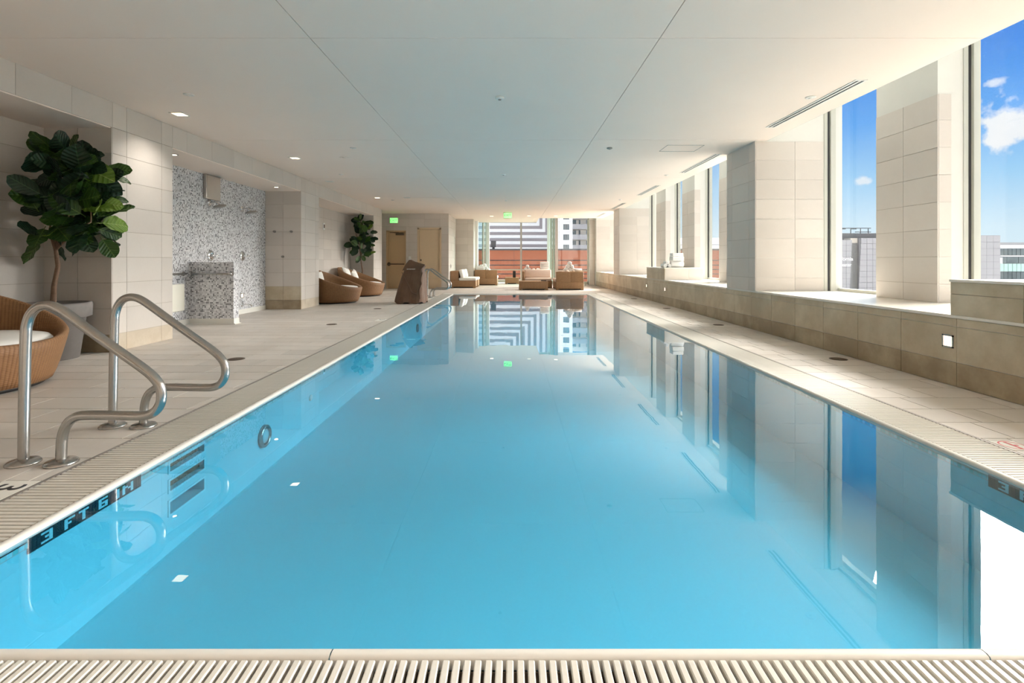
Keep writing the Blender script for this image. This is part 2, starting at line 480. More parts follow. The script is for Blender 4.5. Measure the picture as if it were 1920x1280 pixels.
tiled(floor_c, 'z+', 0, [2.835, 3.2, 3.8], [22.66, 23.2], 'deck_stone', name='floor_tile', gap=.007)
# thin metal edge between tiles and gutter
tr = MB()
tr.box(-2.29, -2.272, 1.05, 16.79, -.03, .001); tr.box(2.817, 2.835, 1.05, 16.79, -.03, .001); tr.box(-2.272, 2.817, 16.772, 16.79, -.03, .001)
structure('trim_1', tr, 'trim_metal')

# ================================================================== POOL
pool = MB()
pool.box(PXL-.04, PXR+.04, PY0-.04, PY1+.04, PB-.1, PB)                       # bottom
pool.box(PXR, PXR+.04, PY0, PY1, PB, -.03)
pool.box(PXL-.04, PXR+.04, PY0-.04, PY0, PB, -.03); pool.box(PXL-.04, PXR+.04, PY1, PY1+.04, PB, -.03)
slots = [(2.79, 3.10, -.100, -.054), (2.79, 3.10, -.208, -.153), (2.79, 3.10, -.337, -.269)]
for (u0, u1, v0, v1) in minus((PY0, PY1, PB, -.03), slots): pool.box(PXL-.04, PXL, u0, u1, v0, v1)
for (u0, u1, v0, v1) in slots:                                               # the recesses behind the step slots
    pool.box(PXL-.16, PXL-.14, u0, u1, v0-.02, v1+.02); pool.box(PXL-.14, PXL-.04, u0, u1, v0-.02, v0); pool.box(PXL-.14, PXL-.04, u0, u1, v1, v1+.02)
    pool.box(PXL-.16, PXL-.04, u0-.02, u0, v0-.02, v1+.02); pool.box(PXL-.16, PXL-.04, u1, u1+.02, v0-.02, v1+.02)
basin = structure('pool_basin', pool, 'pool_plaster')
for (u0, u1, v0, v1) in slots:
    f_ = MB(); f_.box(PXL-.002, PXL+.006, u0-.012, u0, v0-.012, v1+.012).box(PXL-.002, PXL+.006, u1, u1+.012, v0-.012, v1+.012)
    f_.box(PXL-.002, PXL+.006, u0, u1, v0-.012, v0).box(PXL-.002, PXL+.006, u0, u1, v1, v1+.012)
    f_.build('step_rim', 'pool_tile', basin)
MB().box(PXL-.001, PXL+.004, PY0, PY1, -.058, -.03).box(PXR-.004, PXR+.001, PY0, PY1, -.058, -.03).box(PXL, PXR, PY1-.004, PY1+.001, -.058, -.03).build('waterline_band', 'waterline_mosaic', basin)
# mosaic depth markers under the waterline: light figures on a dark ground
FONT = {'3': ['111', '001', '011', '001', '111'], '6': ['111', '100', '111', '101', '111'], 'F': ['111', '100', '110', '100', '100'],
        'T': ['111', '010', '010', '010', '010'], 'I': ['1', '1', '1', '1', '1'], 'N': ['1001', '1101', '1011', '1001', '1001'], ' ': ['0', '0', '0', '0', '0']}
def wall_marker(xp, s, y_start, flip):
    cells = [[] for _ in range(5)]
    for ch in '3 FT 6 IN':
        for r_ in range(5):
            cells[r_] += [int(q) for q in FONT[ch][r_]]+[0]
    ncol = len(cells[0])+5
    cw, chh = .6/ncol, .0088
    dark, light = MB(), MB()
    for r_ in range(-1, 6):
        for c in range(ncol):
            on = 0 <= r_ < 5 and 3 <= c < ncol-2 and cells[r_][c-3]
            y0 = y_start+(c*cw if not flip else (ncol-1-c)*cw)
            z1 = -.020-(r_+1)*chh
            (light if on else dark).box(min(xp, xp+s*.007), max(xp, xp+s*.007), y0+.0008, y0+cw-.0008, z1-chh+.0006, z1-.0006)
    a = dark.build('depth_marker', 'marker_dark', basin); light.build('depth_figures', 'pool_tile', a)
    a['label'] = 'dark mosaic depth marking on pool wall'
wall_marker(PXL, 1, 1.97, False); wall_marker(PXR, -1, 1.97, True)
MB().box(PXL, PXL+.007, 1.70, 1.855, -.085, -.020).build('depth_marker', 'marker_dark', basin)
# underwater light ring and wall inlets
for (y, z, r0, r1) in ((3.85, -.27, .085, .058), (10.1, -.27, .085, .058)):
    pr = [(r0, 0), (r0, .02), (r0-.01, .028), (r1+.006, .028), (r1, .012), (r1, 0)]
    M = Matrix.Translation((PXL, y, z)) @ Matrix.Rotation(R(90), 4, 'Y')
    o = MB().lathe(pr, 32).xform(M).build('underwater_lamp', 'steel', basin)
    MB().lathe([(r1-.004, .0), (r1-.006, .016), (.01, .02)], 24).xform(M).build('lamp_lens', 'pool_tile', o)
for y in (4.75, 7.0):
    MB().lathe([(.03, 0), (.028, .01), (.012, .012)], 16).xform(Matrix.Translation((PXL, y, -.22)) @ Matrix.Rotation(R(90), 4, 'Y')).build('inlet', 'marker_tile', basin)
# water
wt = MB(); n_ = 1
wt.add([(PXL-.01, PY0-.01, -.014), (PXR+.01, PY0-.01, -.014), (PXR+.01, PY1+.01, -.014), (PXL-.01, PY1+.01, -.014)], [(0, 1, 2, 3)])
tag(wt.build('pool_water', 'water'), 'calm clear turquoise water filling the long pool', 'water', kind='stuff')
# rounded lip around the water, in lengths
def lip(a, b, horizontal, c, side):
    """bullnose along the pool edge; side = direction pointing away from the water"""
    prof = [(-.004, -.035), (-.004, -.012), (.003, -.001), (.012, .004), (.026, .005), (.036, .002), (.040, -.006), (.040, -.035)]
    vs, fs = [], []; n = len(prof); N = max(2, int((b-a)/.12))
    for k in range(N+1):
        t_ = a+(b-a)*k/N
        for (q, z) in prof:
            vs.append((t_, c+side*q, z) if horizontal else (c+side*q, t_, z))
    for k in range(N):
        for i in range(n-1): fs.append((k*n+i, k*n+i+1, (k+1)*n+i+1, (k+1)*n+i))
    if (side > 0) == horizontal: fs = [tuple(reversed(f)) for f in fs]
    return MB().add(vs, fs, True)
cop = structure('trim_2', MB().box(PXL-.035, PXR+.035, PY0-.035, PY0-.03, -.05, -.036), 'lip_plastic')
for (a, b) in ((-2.27, -.493), (-.490, 1.29), (1.293, 2.815)): lip(a, b, True, PY0, -1).build('coping_length', 'lip_plastic', cop)
for (a, b) in ((-1.94, 0), (.003, 2.49)): lip(a, b, True, PY1, 1).build('coping_length', 'lip_plastic', cop)
for k in range(5):
    a, b = PY0+k*3.002, PY0+(k+1)*3.002-.003
    lip(a, b, False, PXL, -1).build('coping_length', 'lip_plastic', cop); lip(a, b, False, PXR, 1).build('coping_length', 'lip_plastic', cop)
# gutter channel under the gratings
ch = MB()
ch.box(-2.275, -1.93, .9, 16.9, -.2, -.16).box(2.48, 2.82, .9, 16.9, -.2, -.16).box(-2.275, 2.82, .9, 1.36, -.2, -.16).box(-2.275, 2.82, 16.42, 16.9, -.2, -.16)
ch.box(-2.28, -2.272, 1.0, 16.8, -.2, -.03).box(-1.945, -1.94, 1.35, 16.44, -.2, -.03).box(2.817, 2.825, 1.0, 16.8, -.2, -.03).box(2.485, 2.49, 1.35, 16.44, -.2, -.03)
ch.box(-2.28, 2.82, 1.345, 1.352, -.2, -.034).box(-2.28, 2.82, 16.44, 16.445, -.2, -.03).box(-2.28, 2.82, 1.0, 1.03, -.2, -.008)
structure('gutter_channel', ch, 'channel_dark')
# gratings: slats across the gutter
PITCH, SW = .0285, .0195
def slat_mesh(lx, ly):
    b = .003; m = MB()
    hx, hy = lx/2, ly/2
    if lx > ly: vs = [(-hx, -hy, -.022), (hx, -hy, -.022), (hx, hy, -.022), (-hx, hy, -.022), (-hx, -hy, -b), (hx, -hy, -b), (hx, hy, -b), (-hx, hy, -b), (-hx, -hy+b, 0), (hx, -hy+b, 0), (hx, hy-b, 0), (-hx, hy-b, 0)]
    else: vs = [(-hx, -hy, -.022), (hx, -hy, -.022), (hx, hy, -.022), (-hx, hy, -.022), (-hx, -hy, -b), (hx, -hy, -b), (hx, hy, -b), (-hx, hy, -b), (-hx+b, -hy, 0), (hx-b, -hy, 0), (hx-b, hy, 0), (-hx+b, hy, 0)]
    fs = [(0, 3, 2, 1)]
    for q in (0, 4):
        for i in range(4): fs.append((q+i, q+(i+1) % 4, q+4+(i+1) % 4, q+4+i))
    fs.append((8, 9, 10, 11))
    return vs, fs
def grate(name, label, x0, x1, y0, y1, along_y, single):
    """along_y: the grate runs along y, its slats lie along x; single(t) says which slats are separate pieces"""
    root = empty(name, label, 'grating', ((x0+x1)/2, (y0+y1)/2, 0), group='pool gutter gratings')
    bars = MB()
    if along_y:
        for q in (.25, .75): bars.box(x0+(x1-x0)*q-.006-root.location.x, x0+(x1-x0)*q+.006-root.location.x, y0-root.location.y, y1-root.location.y, -.032, -.010)
    else:
        for q in (.22, .72): bars.box(x0-root.location.x, x1-root.location.x, y0+(y1-y0)*q-.006-root.location.y, y0+(y1-y0)*q+.006-root.location.y, -.032, -.010)
    bars.build('support_bar', 'grate_plastic', root)
    vs, fs = slat_mesh(x1-x0-.004, SW) if along_y else slat_mesh(SW, y1-y0-.004)
    me = MB().add(vs, fs).mesh('slat', 'grate_plastic')
    rest = MB(); t = (y0 if along_y else x0)+PITCH/2; e = y1 if along_y else x1
    while t < e-.01:
        loc = ((x0+x1)/2, t, .0005) if along_y else (t, (y0+y1)/2, .0005)
        rel = Vector(loc)-root.location
        if single(t): link('slat', me, root, rel)
        else: rest.add([Vector(v)+rel for v in vs], fs)
        t += PITCH
    if rest.v: tag(rest.build('slats', 'grate_plastic', root), kind='stuff')
grate('gutter_grate', 'off-white slatted gutter grating along the near end of the pool', -2.27, 2.815, 1.035, 1.347, False, lambda t: abs(t) < 1.55)
grate('gutter_grate', 'off-white slatted gutter grating running along the left pool edge under the handrails', -2.27, -1.947, 1.352, 16.44, True, lambda t: 1.9 < t < 5.4)
grate('gutter_grate', 'off-white slatted gutter grating running along the window side pool edge', 2.492, 2.815, 1.352, 16.44, True, lambda t: 2.3 < t < 5.8)
grate('gutter_grate', 'off-white gutter grating at the far end of the pool before the sofas', -2.27, 2.815, 16.445, 16.77, False, lambda t: False)
# deck markers
def plate(name, label, x0, x1, y0, y1, cat='marker'):
    r_ = empty(name, label, cat, ((x0+x1)/2, (y0+y1)/2, 0), group=None)
    MB().box(x0-r_.location.x, x1-r_.location.x, y0-r_.location.y, y1-r_.location.y, -.008, .001).build('plate', 'marker_tile', r_)
    return r_
p1 = plate('depth_plate', 'white tile depth plate with black figure 3 beside the nearest handrail', -2.472, -2.293, 2.15, 2.445)
link('figure', text_mesh('figure', '3', .175, 'ink_black'), p1, (0, .075, .001), (0, 0, R(-90)))
link('lettering', text_mesh('lettering', 'FT', .06, 'ink_black'), p1, (-.03, -.04, .001), (0, 0, R(-90)))
p2 = plate('depth_plate', 'small white depth plate in the deck farther along the left gutter', -2.472, -2.293, 9.003, 9.297)
link('figure', text_mesh('figure', '3', .14, 'ink_black'), p2, (0, .06, .001), (0, 0, R(-90)))
p3 = plate('no_diving_plate', 'white floor plate with red no diving ring by the right gutter', 2.843, 2.992, 2.843, 2.992)
MB().add(*(lambda q: q)((lambda n: ([(math.cos(2*math.pi*k/n)*rr, math.sin(2*math.pi*k/n)*rr, .0018) for rr in (.066, .057) for k in range(n)], [(k, (k+1) % n, n+(k+1) % n, n+k) for k in range(n)]))(40))).build('ring', 'ink_red', p3)
MB().box(-.008, .008, -.052, .052, .001, .002).box(.006, .03, -.006, .006, .001, .002).build('symbol', 'ink_red', p3)
for i, (px, py, lab) in enumerate(((443, 673, 'dark round floor drain in the left deck just beyond the near handrails'), (622, 608, 'dark round floor drain in the left deck before the round wicker loungers'), (708, 578.5, 'dark round floor drain in the left deck by the covered pool lift'),
        (1572, 673, 'dark round floor drain nearest the viewer in the right deck'), (1347, 609, 'dark round floor drain second from the viewer in the right deck'), (1250, 578, 'dark round floor drain third from the viewer in the right deck'), (1188.5, 560, 'small dark floor drain farthest away in the right deck'))):
    x, y = on_floor(px, py)
    x = min(x, 3.62)
    t_ = empty('floor_drain', lab, 'drain', (x, y, 0), group='round floor drains')
    MB().lathe([(.088, -.004), (.088, .003), (.08, .005), (.074, .003)], 28).build('rim', 'drain_metal', t_)
    g_ = MB()
    for k in range(-4, 5):
        l_ = math.sqrt(max(0, .072**2-(k*.016)**2)); g_.box(-l_, l_, k*.016-.005, k*.016+.005, .003, .006)
    g_.build('grid', 'bronze', t_)

# ================================================================== CEILING
roof = structure('roof_slab', MB().box(-5.9, 5.42, -5.2, 26.4, 3.70, 3.95), 'white_paint')
cb = MB()
cb.box(-5.9, 3.98, -5.2, 21.8, 2.968, 3.1); cb.box(-5.9, 1.2, 21.8, 24.2, 2.968, 3.1)
cb.box(3.955, 3.98, -5.2, 21.8, 2.952, 3.70); cb.box(1.2, 3.98, 21.775, 21.8, 2.952, 3.70); cb.box(1.175, 1.2, 21.8, 24.2, 2.952, 3.70); cb.box(-1.7, 1.2, 24.175, 24.2, 2.952, 3.70)
ceiling = structure('ceiling', cb, 'seam')
cys = [-5.2, -2.84, .69, 4.22, 7.75, 11.28, 14.81, 18.34, 21.8]
tiled(ceiling, 'z-', HC, [-5.9, -1.696, 1.25, 3.98], cys, 'plaster', name='ceiling_panel', gap=.007)
tiled(ceiling, 'z-', HC, [-5.9, -1.696, 1.2], [21.8, 24.2], 'plaster', name='ceiling_panel', gap=.007)
MB().box(3.978, 3.984, -5.2, 21.8, 2.951, 3.70).box(1.2, 3.984, 21.798, 21.804, 2.951, 3.70).box(1.198, 1.204, 21.8, 24.2, 2.951, 3.7).box(-1.7, 1.204, 24.198, 24.204, 2.951, 3.7).build('cove_fascia', 'white_paint', ceiling)
# access panel outline in the ceiling
ap = MB(); ax0, ax1, ay0, ay1 = 2.52, 3.12, 8.1, 8.56
for b in ((ax0, ax1, ay0, ay0+.006), (ax0, ax1, ay1-.006, ay1), (ax0, ax0+.006, ay0, ay1), (ax1-.006, ax1, ay0, ay1)): ap.box(*b, 2.946, 2.951)
ap.build('access_hatch', 'seam', ceiling)

# ================================================================== LEFT WALL
LP = [(-5, 1.2), (5.906, 6.954), (11.21, 12.24), (17.1, 18.18)]
wl = MB()
for (a, b) in LP: wl.box(-5.62, XL-.006, a, b-.0, 0, HC)
wl.box(-5.62, XL-.006, -5, 18.18, SOF+.006, HC)
wl.box(-5.8, -5.62, -5, 19.8, 0, HC)
wall_left = structure('wall_left', wl, 'grout')
for (a, b) in LP[1:]:
    w_ = b-a
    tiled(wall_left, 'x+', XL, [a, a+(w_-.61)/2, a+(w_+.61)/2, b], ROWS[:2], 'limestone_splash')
    tiled(wall_left, 'x+', XL, [a, a+(w_-.61)/2, a+(w_+.61)/2, b], ROWS[1:], 'limestone')
tiled(wall_left, 'x+', XL, [1.2, 1.7, 2.31, 2.92, 3.53, 4.14, 4.75, 5.36, 5.906, 6.125, 6.735, 6.954, 7.26, 7.87, 8.48, 9.09, 9.70, 10.31, 10.92, 11.21, 11.42, 12.03, 12.24, 12.65, 13.26, 13.87, 14.48, 15.09, 15.70, 16.31, 16.92, 17.1, 17.335, 17.945, 18.18], [2.648, HC], 'limestone')
tiled(wall_left, 'x+', XL, steps(-5, 1.2, .61), ROWS+[HC], 'limestone')
for k, (a, b) in enumerate(((1.2, 5.906), (6.954, 11.21), (12.24, 17.1))):
    MB().box(XN-.1, XL-.014, a, b, SOF-.012, SOF+.004).build('niche_soffit', 'plaster', wall_left)
# far side faces of the niches (towards the viewer) and stone niche backs
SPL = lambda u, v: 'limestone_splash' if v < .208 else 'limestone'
nb = structure('wall_left_niche', MB().box(-5.62, XN-.006, 1.2, 5.906, 0, SOF), 'grout')
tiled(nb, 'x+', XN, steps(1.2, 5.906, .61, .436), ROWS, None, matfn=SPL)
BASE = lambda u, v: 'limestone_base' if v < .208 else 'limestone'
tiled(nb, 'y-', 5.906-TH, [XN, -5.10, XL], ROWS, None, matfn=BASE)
nc = structure('wall_left_niche', MB().box(-5.62, XN-.006, 12.24, 17.1, 0, SOF), 'grout')
tiled(nc, 'x+', XN, steps(12.24, 17.1, .61), ROWS, None, matfn=SPL)
tiled(nc, 'y-', 17.1-TH, [XN, -5.10, XL], ROWS, None, matfn=SPL)
ns = structure('wall_left_shower', MB().box(-5.62, XN, 6.954, 11.21, 0, SOF), 'mosaic')
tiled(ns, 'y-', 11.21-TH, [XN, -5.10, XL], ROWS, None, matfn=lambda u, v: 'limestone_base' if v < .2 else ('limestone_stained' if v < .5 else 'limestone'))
# pony wall in the shower niche, with its pale cove base
pw = structure('wall_shower_partition', MB().box(XN, -4.745, 8.56, 8.72, 0, 1.058), 'mosaic')
bb = MB()
bb.box(XN, -4.73, 8.545, 8.56, 0, .095).box(-4.745, -4.73, 8.56, 8.735, 0, .095).box(XN, -4.73, 8.72, 8.735, 0, .095)
bb.box(XN, XN+.014, 6.954, 8.545, 0, .095).box(XN, XN+.014, 8.735, 11.19, 0, .095)
bb.box(XN, -4.70, 8.53, 8.545, 0, .012).box(-4.73, -4.715, 8.53, 8.75, 0, .012)
structure('baseboard_shower', bb, 'marker_tile')
# wall behind the viewer
structure('wall_front', MB().box(-5.9, 5.4, -5.3, -5.0, 0, 3.7), 'limestone')

# ================================================================== RIGHT WALL
wr = MB()
wr.box(XR+.006, 5.3, -5, 22.5, 0, SILL-.026)
for (a, b) in PIERS: wr.box(XR+.006, 5.16, a+.006, b, SILL-.03, 3.70)
for (a, b) in BLOCKS: wr.box(XR+.006, XC-.01, a+.006, b, SILL-.03, BLK-.022)
for (a, b) in COLS:
    wr.box(XC+.006, 5.2, a+.006, b, SILL-.03, 3.70)
wr.box(3.56, XR+.006, 22.9, 23.5, 0, 3.70)
wr.box(XR+.02, 5.16, 22.52, 23.5, 0, .7)
wr.box(XG+.1, 5.3, -5, 22.5, 3.62, 3.70)
wr.box(XR+.006, 5.3, -5, -2.02, 0, 3.70)
wall_right = structure('wall_right', wr, 'white_paint')
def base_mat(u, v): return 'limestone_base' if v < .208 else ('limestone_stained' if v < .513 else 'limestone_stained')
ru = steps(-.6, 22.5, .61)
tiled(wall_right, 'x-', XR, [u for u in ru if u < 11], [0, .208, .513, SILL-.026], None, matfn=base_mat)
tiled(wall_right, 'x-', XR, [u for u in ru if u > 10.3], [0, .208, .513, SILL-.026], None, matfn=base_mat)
PR = [.61, .818, 1.123, 1.428, 1.733, 2.038, 2.343, 2.648, 2.94]
for i, (a, b) in enumerate(PIERS):
    if i == 0: continue
    w_ = structure('wall_right_pier', MB().box(XR+.004, XR+.008, a+.01, b-.01, SILL, 2.9), 'grout')
    tiled(w_, 'x-', XR, [a, a+(b-a)/2-.305, a+(b-a)/2+.305, b], PR, 'limestone')
    tiled(w_, 'y-', a, [XR+TH, 4.42, 4.86], PR, 'limestone')
w_ = structure('wall_right_pier', MB().box(3.57, 3.8, 22.893, 22.9, 0, 2.95), 'grout')
tiled(w_, 'y-', 22.888, [3.56, 3.80], [0, .208, .513, .818, 1.123, 1.428, 1.733, 2.038, 2.343, 2.648, 2.94], 'limestone')
for (a, b) in BLOCKS:
    w_ = structure('wall_right_ledge', MB().box(XR+.004, XR+.008, a+.01, b-.01, SILL, BLK-.03), 'grout')
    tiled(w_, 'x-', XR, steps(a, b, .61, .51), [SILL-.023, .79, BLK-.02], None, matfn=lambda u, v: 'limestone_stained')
    tiled(w_, 'y-', a, [XR+TH, 4.4, XC], [SILL, BLK-.02], 'limestone')
    MB().box(XR-.006, XC, a-.006, b+.006, BLK-.02, BLK).build('ledge_top', 'sill_stone', w_)
for (a, b) in COLS:
    w_ = structure('wall_right_column', MB().box(XC+.004, XC+.008, a+.01, b-.01, SILL, 2.9), 'grout')
    tiled(w_, 'x-', XC, [a, a+(b-a)*.52, b], PR, 'limestone')
    tiled(w_, 'y-', a, [XC+TH, 4.91], PR, 'limestone')
    tiled(w_, 'y-', a+.02, [4.91, 5.03], PR[:-1]+[2.92], 'limestone')
# sills in single slabs
BAYS = [(-1.0, 7.816), (8.85, 17.66), (18.65, 22.5)]
for (a, b) in BAYS:
    s_ = structure('trim_3', MB().box(XR+.01, XG+.1, a, b, SILL-.03, SILL-.024), 'grout')
    us = steps(a, b, 1.22, .9)
    for i in range(len(us)-1): piece('sill_slab', s_, 'sill_stone', XR-.008, XG+.05, us[i]+.001, us[i+1]-.001, SILL-.024, SILL)
# windows between columns / piers
wn = 0
def window(a, b, near, far):
    """one tall window on the right; near/far = stone edges it stands between"""
    global wn; wn += 1
    r_ = empty('window_%d' % wn, None, None, (XG, (a+b)/2, SILL)); r_['kind'] = 'structure'
    oy, oz = (a+b)/2, SILL
    MB().box(-.006, .006, a-oy+.03, b-oy-.03, .045, 3.05).build('pane', 'glass', r_)
    f_ = MB()
    # far upright: cream post, dark gasket, cream post
    q = .17 if far == 'column' else 0.0
    y0_, y1_ = b-oy-.004, b-oy+.05
    f_.box(-.265+q, -.215+q, y0_, y1_, .0, 3.08).box(-.18+q, -.105+q, y0_-.03, y1_, .0, 3.08)
    f_.box(-.04, .03, a-oy-.05, a-oy+.03, 0, 3.08).box(-.05, .03, a-oy, b-oy, 0, .045).box(-.04, .03, a-oy, b-oy, 3.04, 3.09)
    f_.build('window_frame', 'frame_paint', r_)
    MB().box(-.216+q, -.179+q, y0_+.004, y1_, .0, 3.07).build('gasket', 'gasket', r_)
edges = []
for (a, b) in BAYS:
    cs = [c for c in COLS if a < c[0] < b]
    pos = a
    for c in cs: edges.append((pos, c[0], 'column')); pos = c[1]
    edges.append((pos, b, 'pier'))
for (a, b, far) in edges: window(a, b, None, far)

# ================================================================== FAR END WALLS
D1, D2 = (-4.925, -4.15, 0, 2.286), (-3.70, -2.755, 0, 2.40)
wb = MB()
for (u0, u1, v0, v1) in minus((-5.8, -2.476, 0, HC), [D1, D2]): wb.box(u0, u1, 19.706, 19.83, v0, v1)
wb.box(-5.8, -2.476, 19.83, 22.3, 0, HC); wb.box(-5.8, -1.696, 22.306, 23.4, 0, HC+.02)
wall_back = structure('wall_back', wb, 'grout')
BR = [0, .303, .608, .913, 1.218, 1.523, 1.828, 2.133, 2.438, 2.743, HC]
tiled(wall_back, 'y-', 19.70, steps(-5.5, -2.47, .61, .25), BR, 'limestone', holes=[D1, D2])
tiled(wall_back, 'x+', -2.47, steps(19.70, 22.3, .61), BR, 'limestone')
tiled(wall_back, 'y-', 22.30, [-2.47, -1.95, -1.69], BR, 'limestone')
tiled(wall_back, 'x+', -1.69, [22.3, 22.85, 23.4], BR, 'limestone')
# doors
d1 = empty('door_1', 'tan exit door with a push bar and closer below the wall exit sign', None, (-4.5375, 19.80, 0)); d1['kind'] = 'structure'
MB().box(-.335, .335, -.02, .02, .008, 2.23).build('leaf', 'door_paint', d1)
f_ = MB().box(-.387, -.34, -.07, .03, 0, 2.286).box(.34, .387, -.07, .03, 0, 2.286).box(-.387, .387, -.07, .03, 2.235, 2.286)
f_.build('door_frame', 'door_paint', d1)
pb = MB().tube([(-.33, -.075, .965), (.32, -.075, .965)], .024, 10)
pb = pb.build('push_bar', 'bronze', d1)
MB().lathe([(.075, 0), (.072, .035), (.05, .06)], 20).xform(Matrix.Translation((-.30, -.02, .965)) @ Matrix.Rotation(R(90), 4, 'X')).build('bar_mount', 'bronze', pb)
MB().rbox(-.02, .30, -.09, -.02, 2.10, 2.18, .012, 2).box(-.25, .1, -.06, -.045, 2.195, 2.215).build('door_closer', 'bronze', d1)
d2 = empty('door_2', 'plain cream door with cream frame right of the exit door', None, (-3.2275, 19.80, 0)); d2['kind'] = 'structure'
MB().box(-.40, .40, -.02, .02, .008, 2.317).build('leaf', 'door_cream', d2)
MB().box(-.472, -.405, -.10, .03, 0, 2.40).box(.405, .472, -.10, .03, 0, 2.40).box(-.472, .472, -.10, .03, 2.322, 2.40).build('door_frame', 'door_cream', d2)
MB().lathe([(.03, 0), (.03, .012), (.016, .02), (.012, .05), (.026, .06), (.026, .08), (.01, .088)], 16).xform(Matrix.Translation((-.345, -.02, 1.12)) @ Matrix.Rotation(R(90), 4, 'X')).build('knob', 'bronze', d2)
# small wall devices
def wall_device(name, label, cat, loc, size, normal, m1, m2):
    r_ = empty(name, label, cat, loc, {'y-': 0, 'x+': R(90), 'x-': R(-90)}[normal])
    a, b = size
    MB().box(-a/2, a/2, -.012, 0, -b/2, b/2).build('plate', m1, r_)
    MB().box(-a*.22, a*.22, -.022, -.012, -b*.25, b*.25).build('rocker', m2, r_)
    return r_
wall_device('wall_switch', 'small pale switch plate between the two far doors', 'switch', (-3.99, 19.70, 1.2), (.09, .13), 'y-', 'frame_white', 'marker_tile')
wall_device('wall_alarm', 'small framed alarm device on the lounger niche wall', 'alarm', (XN, 14.69, 2.10), (.13, .20), 'x+', 'frame_white', 'bronze')
wall_device('wall_alarm', 'tiny alarm device high on the wall beside the cream door', 'alarm', (-2.47, 21.9, 2.08), (.10, .15), 'x+', 'marker_tile', 'frame_white')
wall_device('wall_switch', 'slim dark control plate low on the wall behind the lounge chairs', 'switch', (-2.47, 20.35, .88), (.06, .17), 'x+', 'trim_metal', 'bronze')
# far glazing
def far_window(n, x0, y0, x1, y1, material, zt=3.65, curb=.14):
    r_ = empty('window_%d' % n, None, None, ((x0+x1)/2, (y0+y1)/2, 0)); r_['kind'] = 'structure'
    d_ = Vector((x1-x0, y1-y0, 0)); L = d_.length; r_.rotation_euler = (0, 0, math.atan2(d_.y, d_.x))
    MB().box(-L/2, L/2, -.006, .006, curb, zt).build('pane', material, r_)
    MB().box(-L/2, L/2, -.05, .05, 0, curb).box(-L/2, L/2, -.04, .04, zt-.05, zt+.05).build('curb', 'frame_paint', r_)
    return r_, L
a1, L1 = far_window(21, -1.16, 26.0, .50, 26.0, 'glass'); a2, L2 = far_window(22, .50, 26.0, 1.88, 26.0, 'glass')
a3, L3 = far_window(23, 2.12, 23.2, 3.56, 23.2, 'glass'); a4, L4 = far_window(24, -1.66, 23.4, -1.28, 26.0, 'glass_green'); a5, L5 = far_window(25, 1.96, 26.0, 2.08, 23.25, 'glass_green')
for r_, L in ((a1, L1), (a2, L2), (a3, L3)): MB().box(-L/2, L/2, -.03, .03, .615, .66).build('transom', 'frame_paint', r_)
MB().box(L1/2-.045, L1/2+.045, -.06, .06, 0, 3.65).build('mullion', 'satin_panel', a1)
MB().box(-L1/2-.16, -L1/2+.02, -.08, .06, 0, 3.65).build('mullion', 'frame_white', a1)
MB().box(L2/2-.03, L2/2+.08, -.06, .06, 0, 3.65).build('mullion', 'frame_white', a2)
MB().box(-L3/2-.10, -L3/2+.03, -.06, .10, 0, 3.65).build('mullion', 'satin_panel', a3)
MB().box(L3/2-.05, L3/2+.02, -.05, .05, 0, 3.65).build('mullion', 'frame_paint', a3)
MB().box(-L4/2-.06, -L4/2+.10, -.10, .06, 0, 3.65).build('mullion', 'frame_white', a4)
MB().box(L5*.16-.03, L5*.16+.03, -.05, .05, 0, 3.65).box(-L5*.2-.03, -L5*.2+.03, -.05, .05, 0, 3.65).build('mullion', 'frame_paint', a5)
MB().box(.3, .34, -.04, .04, 0, 3.65).build('mullion', 'frame_paint', a4)


# ================================================================== HANDRAILS
def handrail(label, y, lean=0.0):
    """stainless grab rail: tall post, slope over the water, loop back to a short post"""
    zp = [(97, 760), (99, 600), (103, 400), (107, 240), (112, 195), (126, 155), (150, 127), (183, 115), (218, 118), (250, 133), (290, 160), (400, 240), (510, 318), (600, 382), (640, 418), (662, 452), (668, 490), (662, 525), (640, 555), (605, 570), (560, 572), (450, 570), (360, 570), (320, 575), (288, 594), (268, 625), (258, 662), (255, 700), (253, 760)]
    pts = []
    for (a, b) in zp:
        px, py = a/2.206, 520+b/2.206
        pts.append(((px-HX)*2.66/F, EYE-(py-HY)*2.66/F))
    pts[0] = (pts[0][0], 0.0); pts[-1] = (pts[-1][0], 0.0)
    cx = (pts[0][0]+pts[-1][0])/2
    r_ = empty('handrail', label, 'handrail', (cx, y, 0), group='pool handrails')
    P = [Vector((p[0]-cx, 0, p[1])) for p in pts]
    # smooth the path
    Q = []
    for i in range(len(P)-1):
        p0, p1, p2, p3 = P[max(i-1, 0)], P[i], P[i+1], P[min(i+2, len(P)-1)]
        for k in range(4):
            t = k/4
            Q.append(.5*((2*p1)+(p2-p0)*t+(2*p0-5*p1+4*p2-p3)*t*t+(3*p1-p0-3*p2+p3)*t**3))
    Q.append(P[-1])
    MB().tube(Q, .0245, 16).build('rail_tube', 'steel', r_)
    for p in (P[0], P[-1]):
        MB().lathe([(.076, 0), (.076, .006), (.066, .016), (.04, .022), (.026, .026)], 28, (p.x, 0, 0)).build('escutcheon', 'steel', r_)
    return r_
handrail('nearest stainless steel handrail on the left deck beside the depth plate', 2.66)
handrail('second stainless steel handrail on the left deck just behind the nearest one', 3.255)
handrail('front one of the two distant handrails by the covered pool lift', 14.75)
handrail('rear one of the two distant handrails near the far pool corner', 15.40)

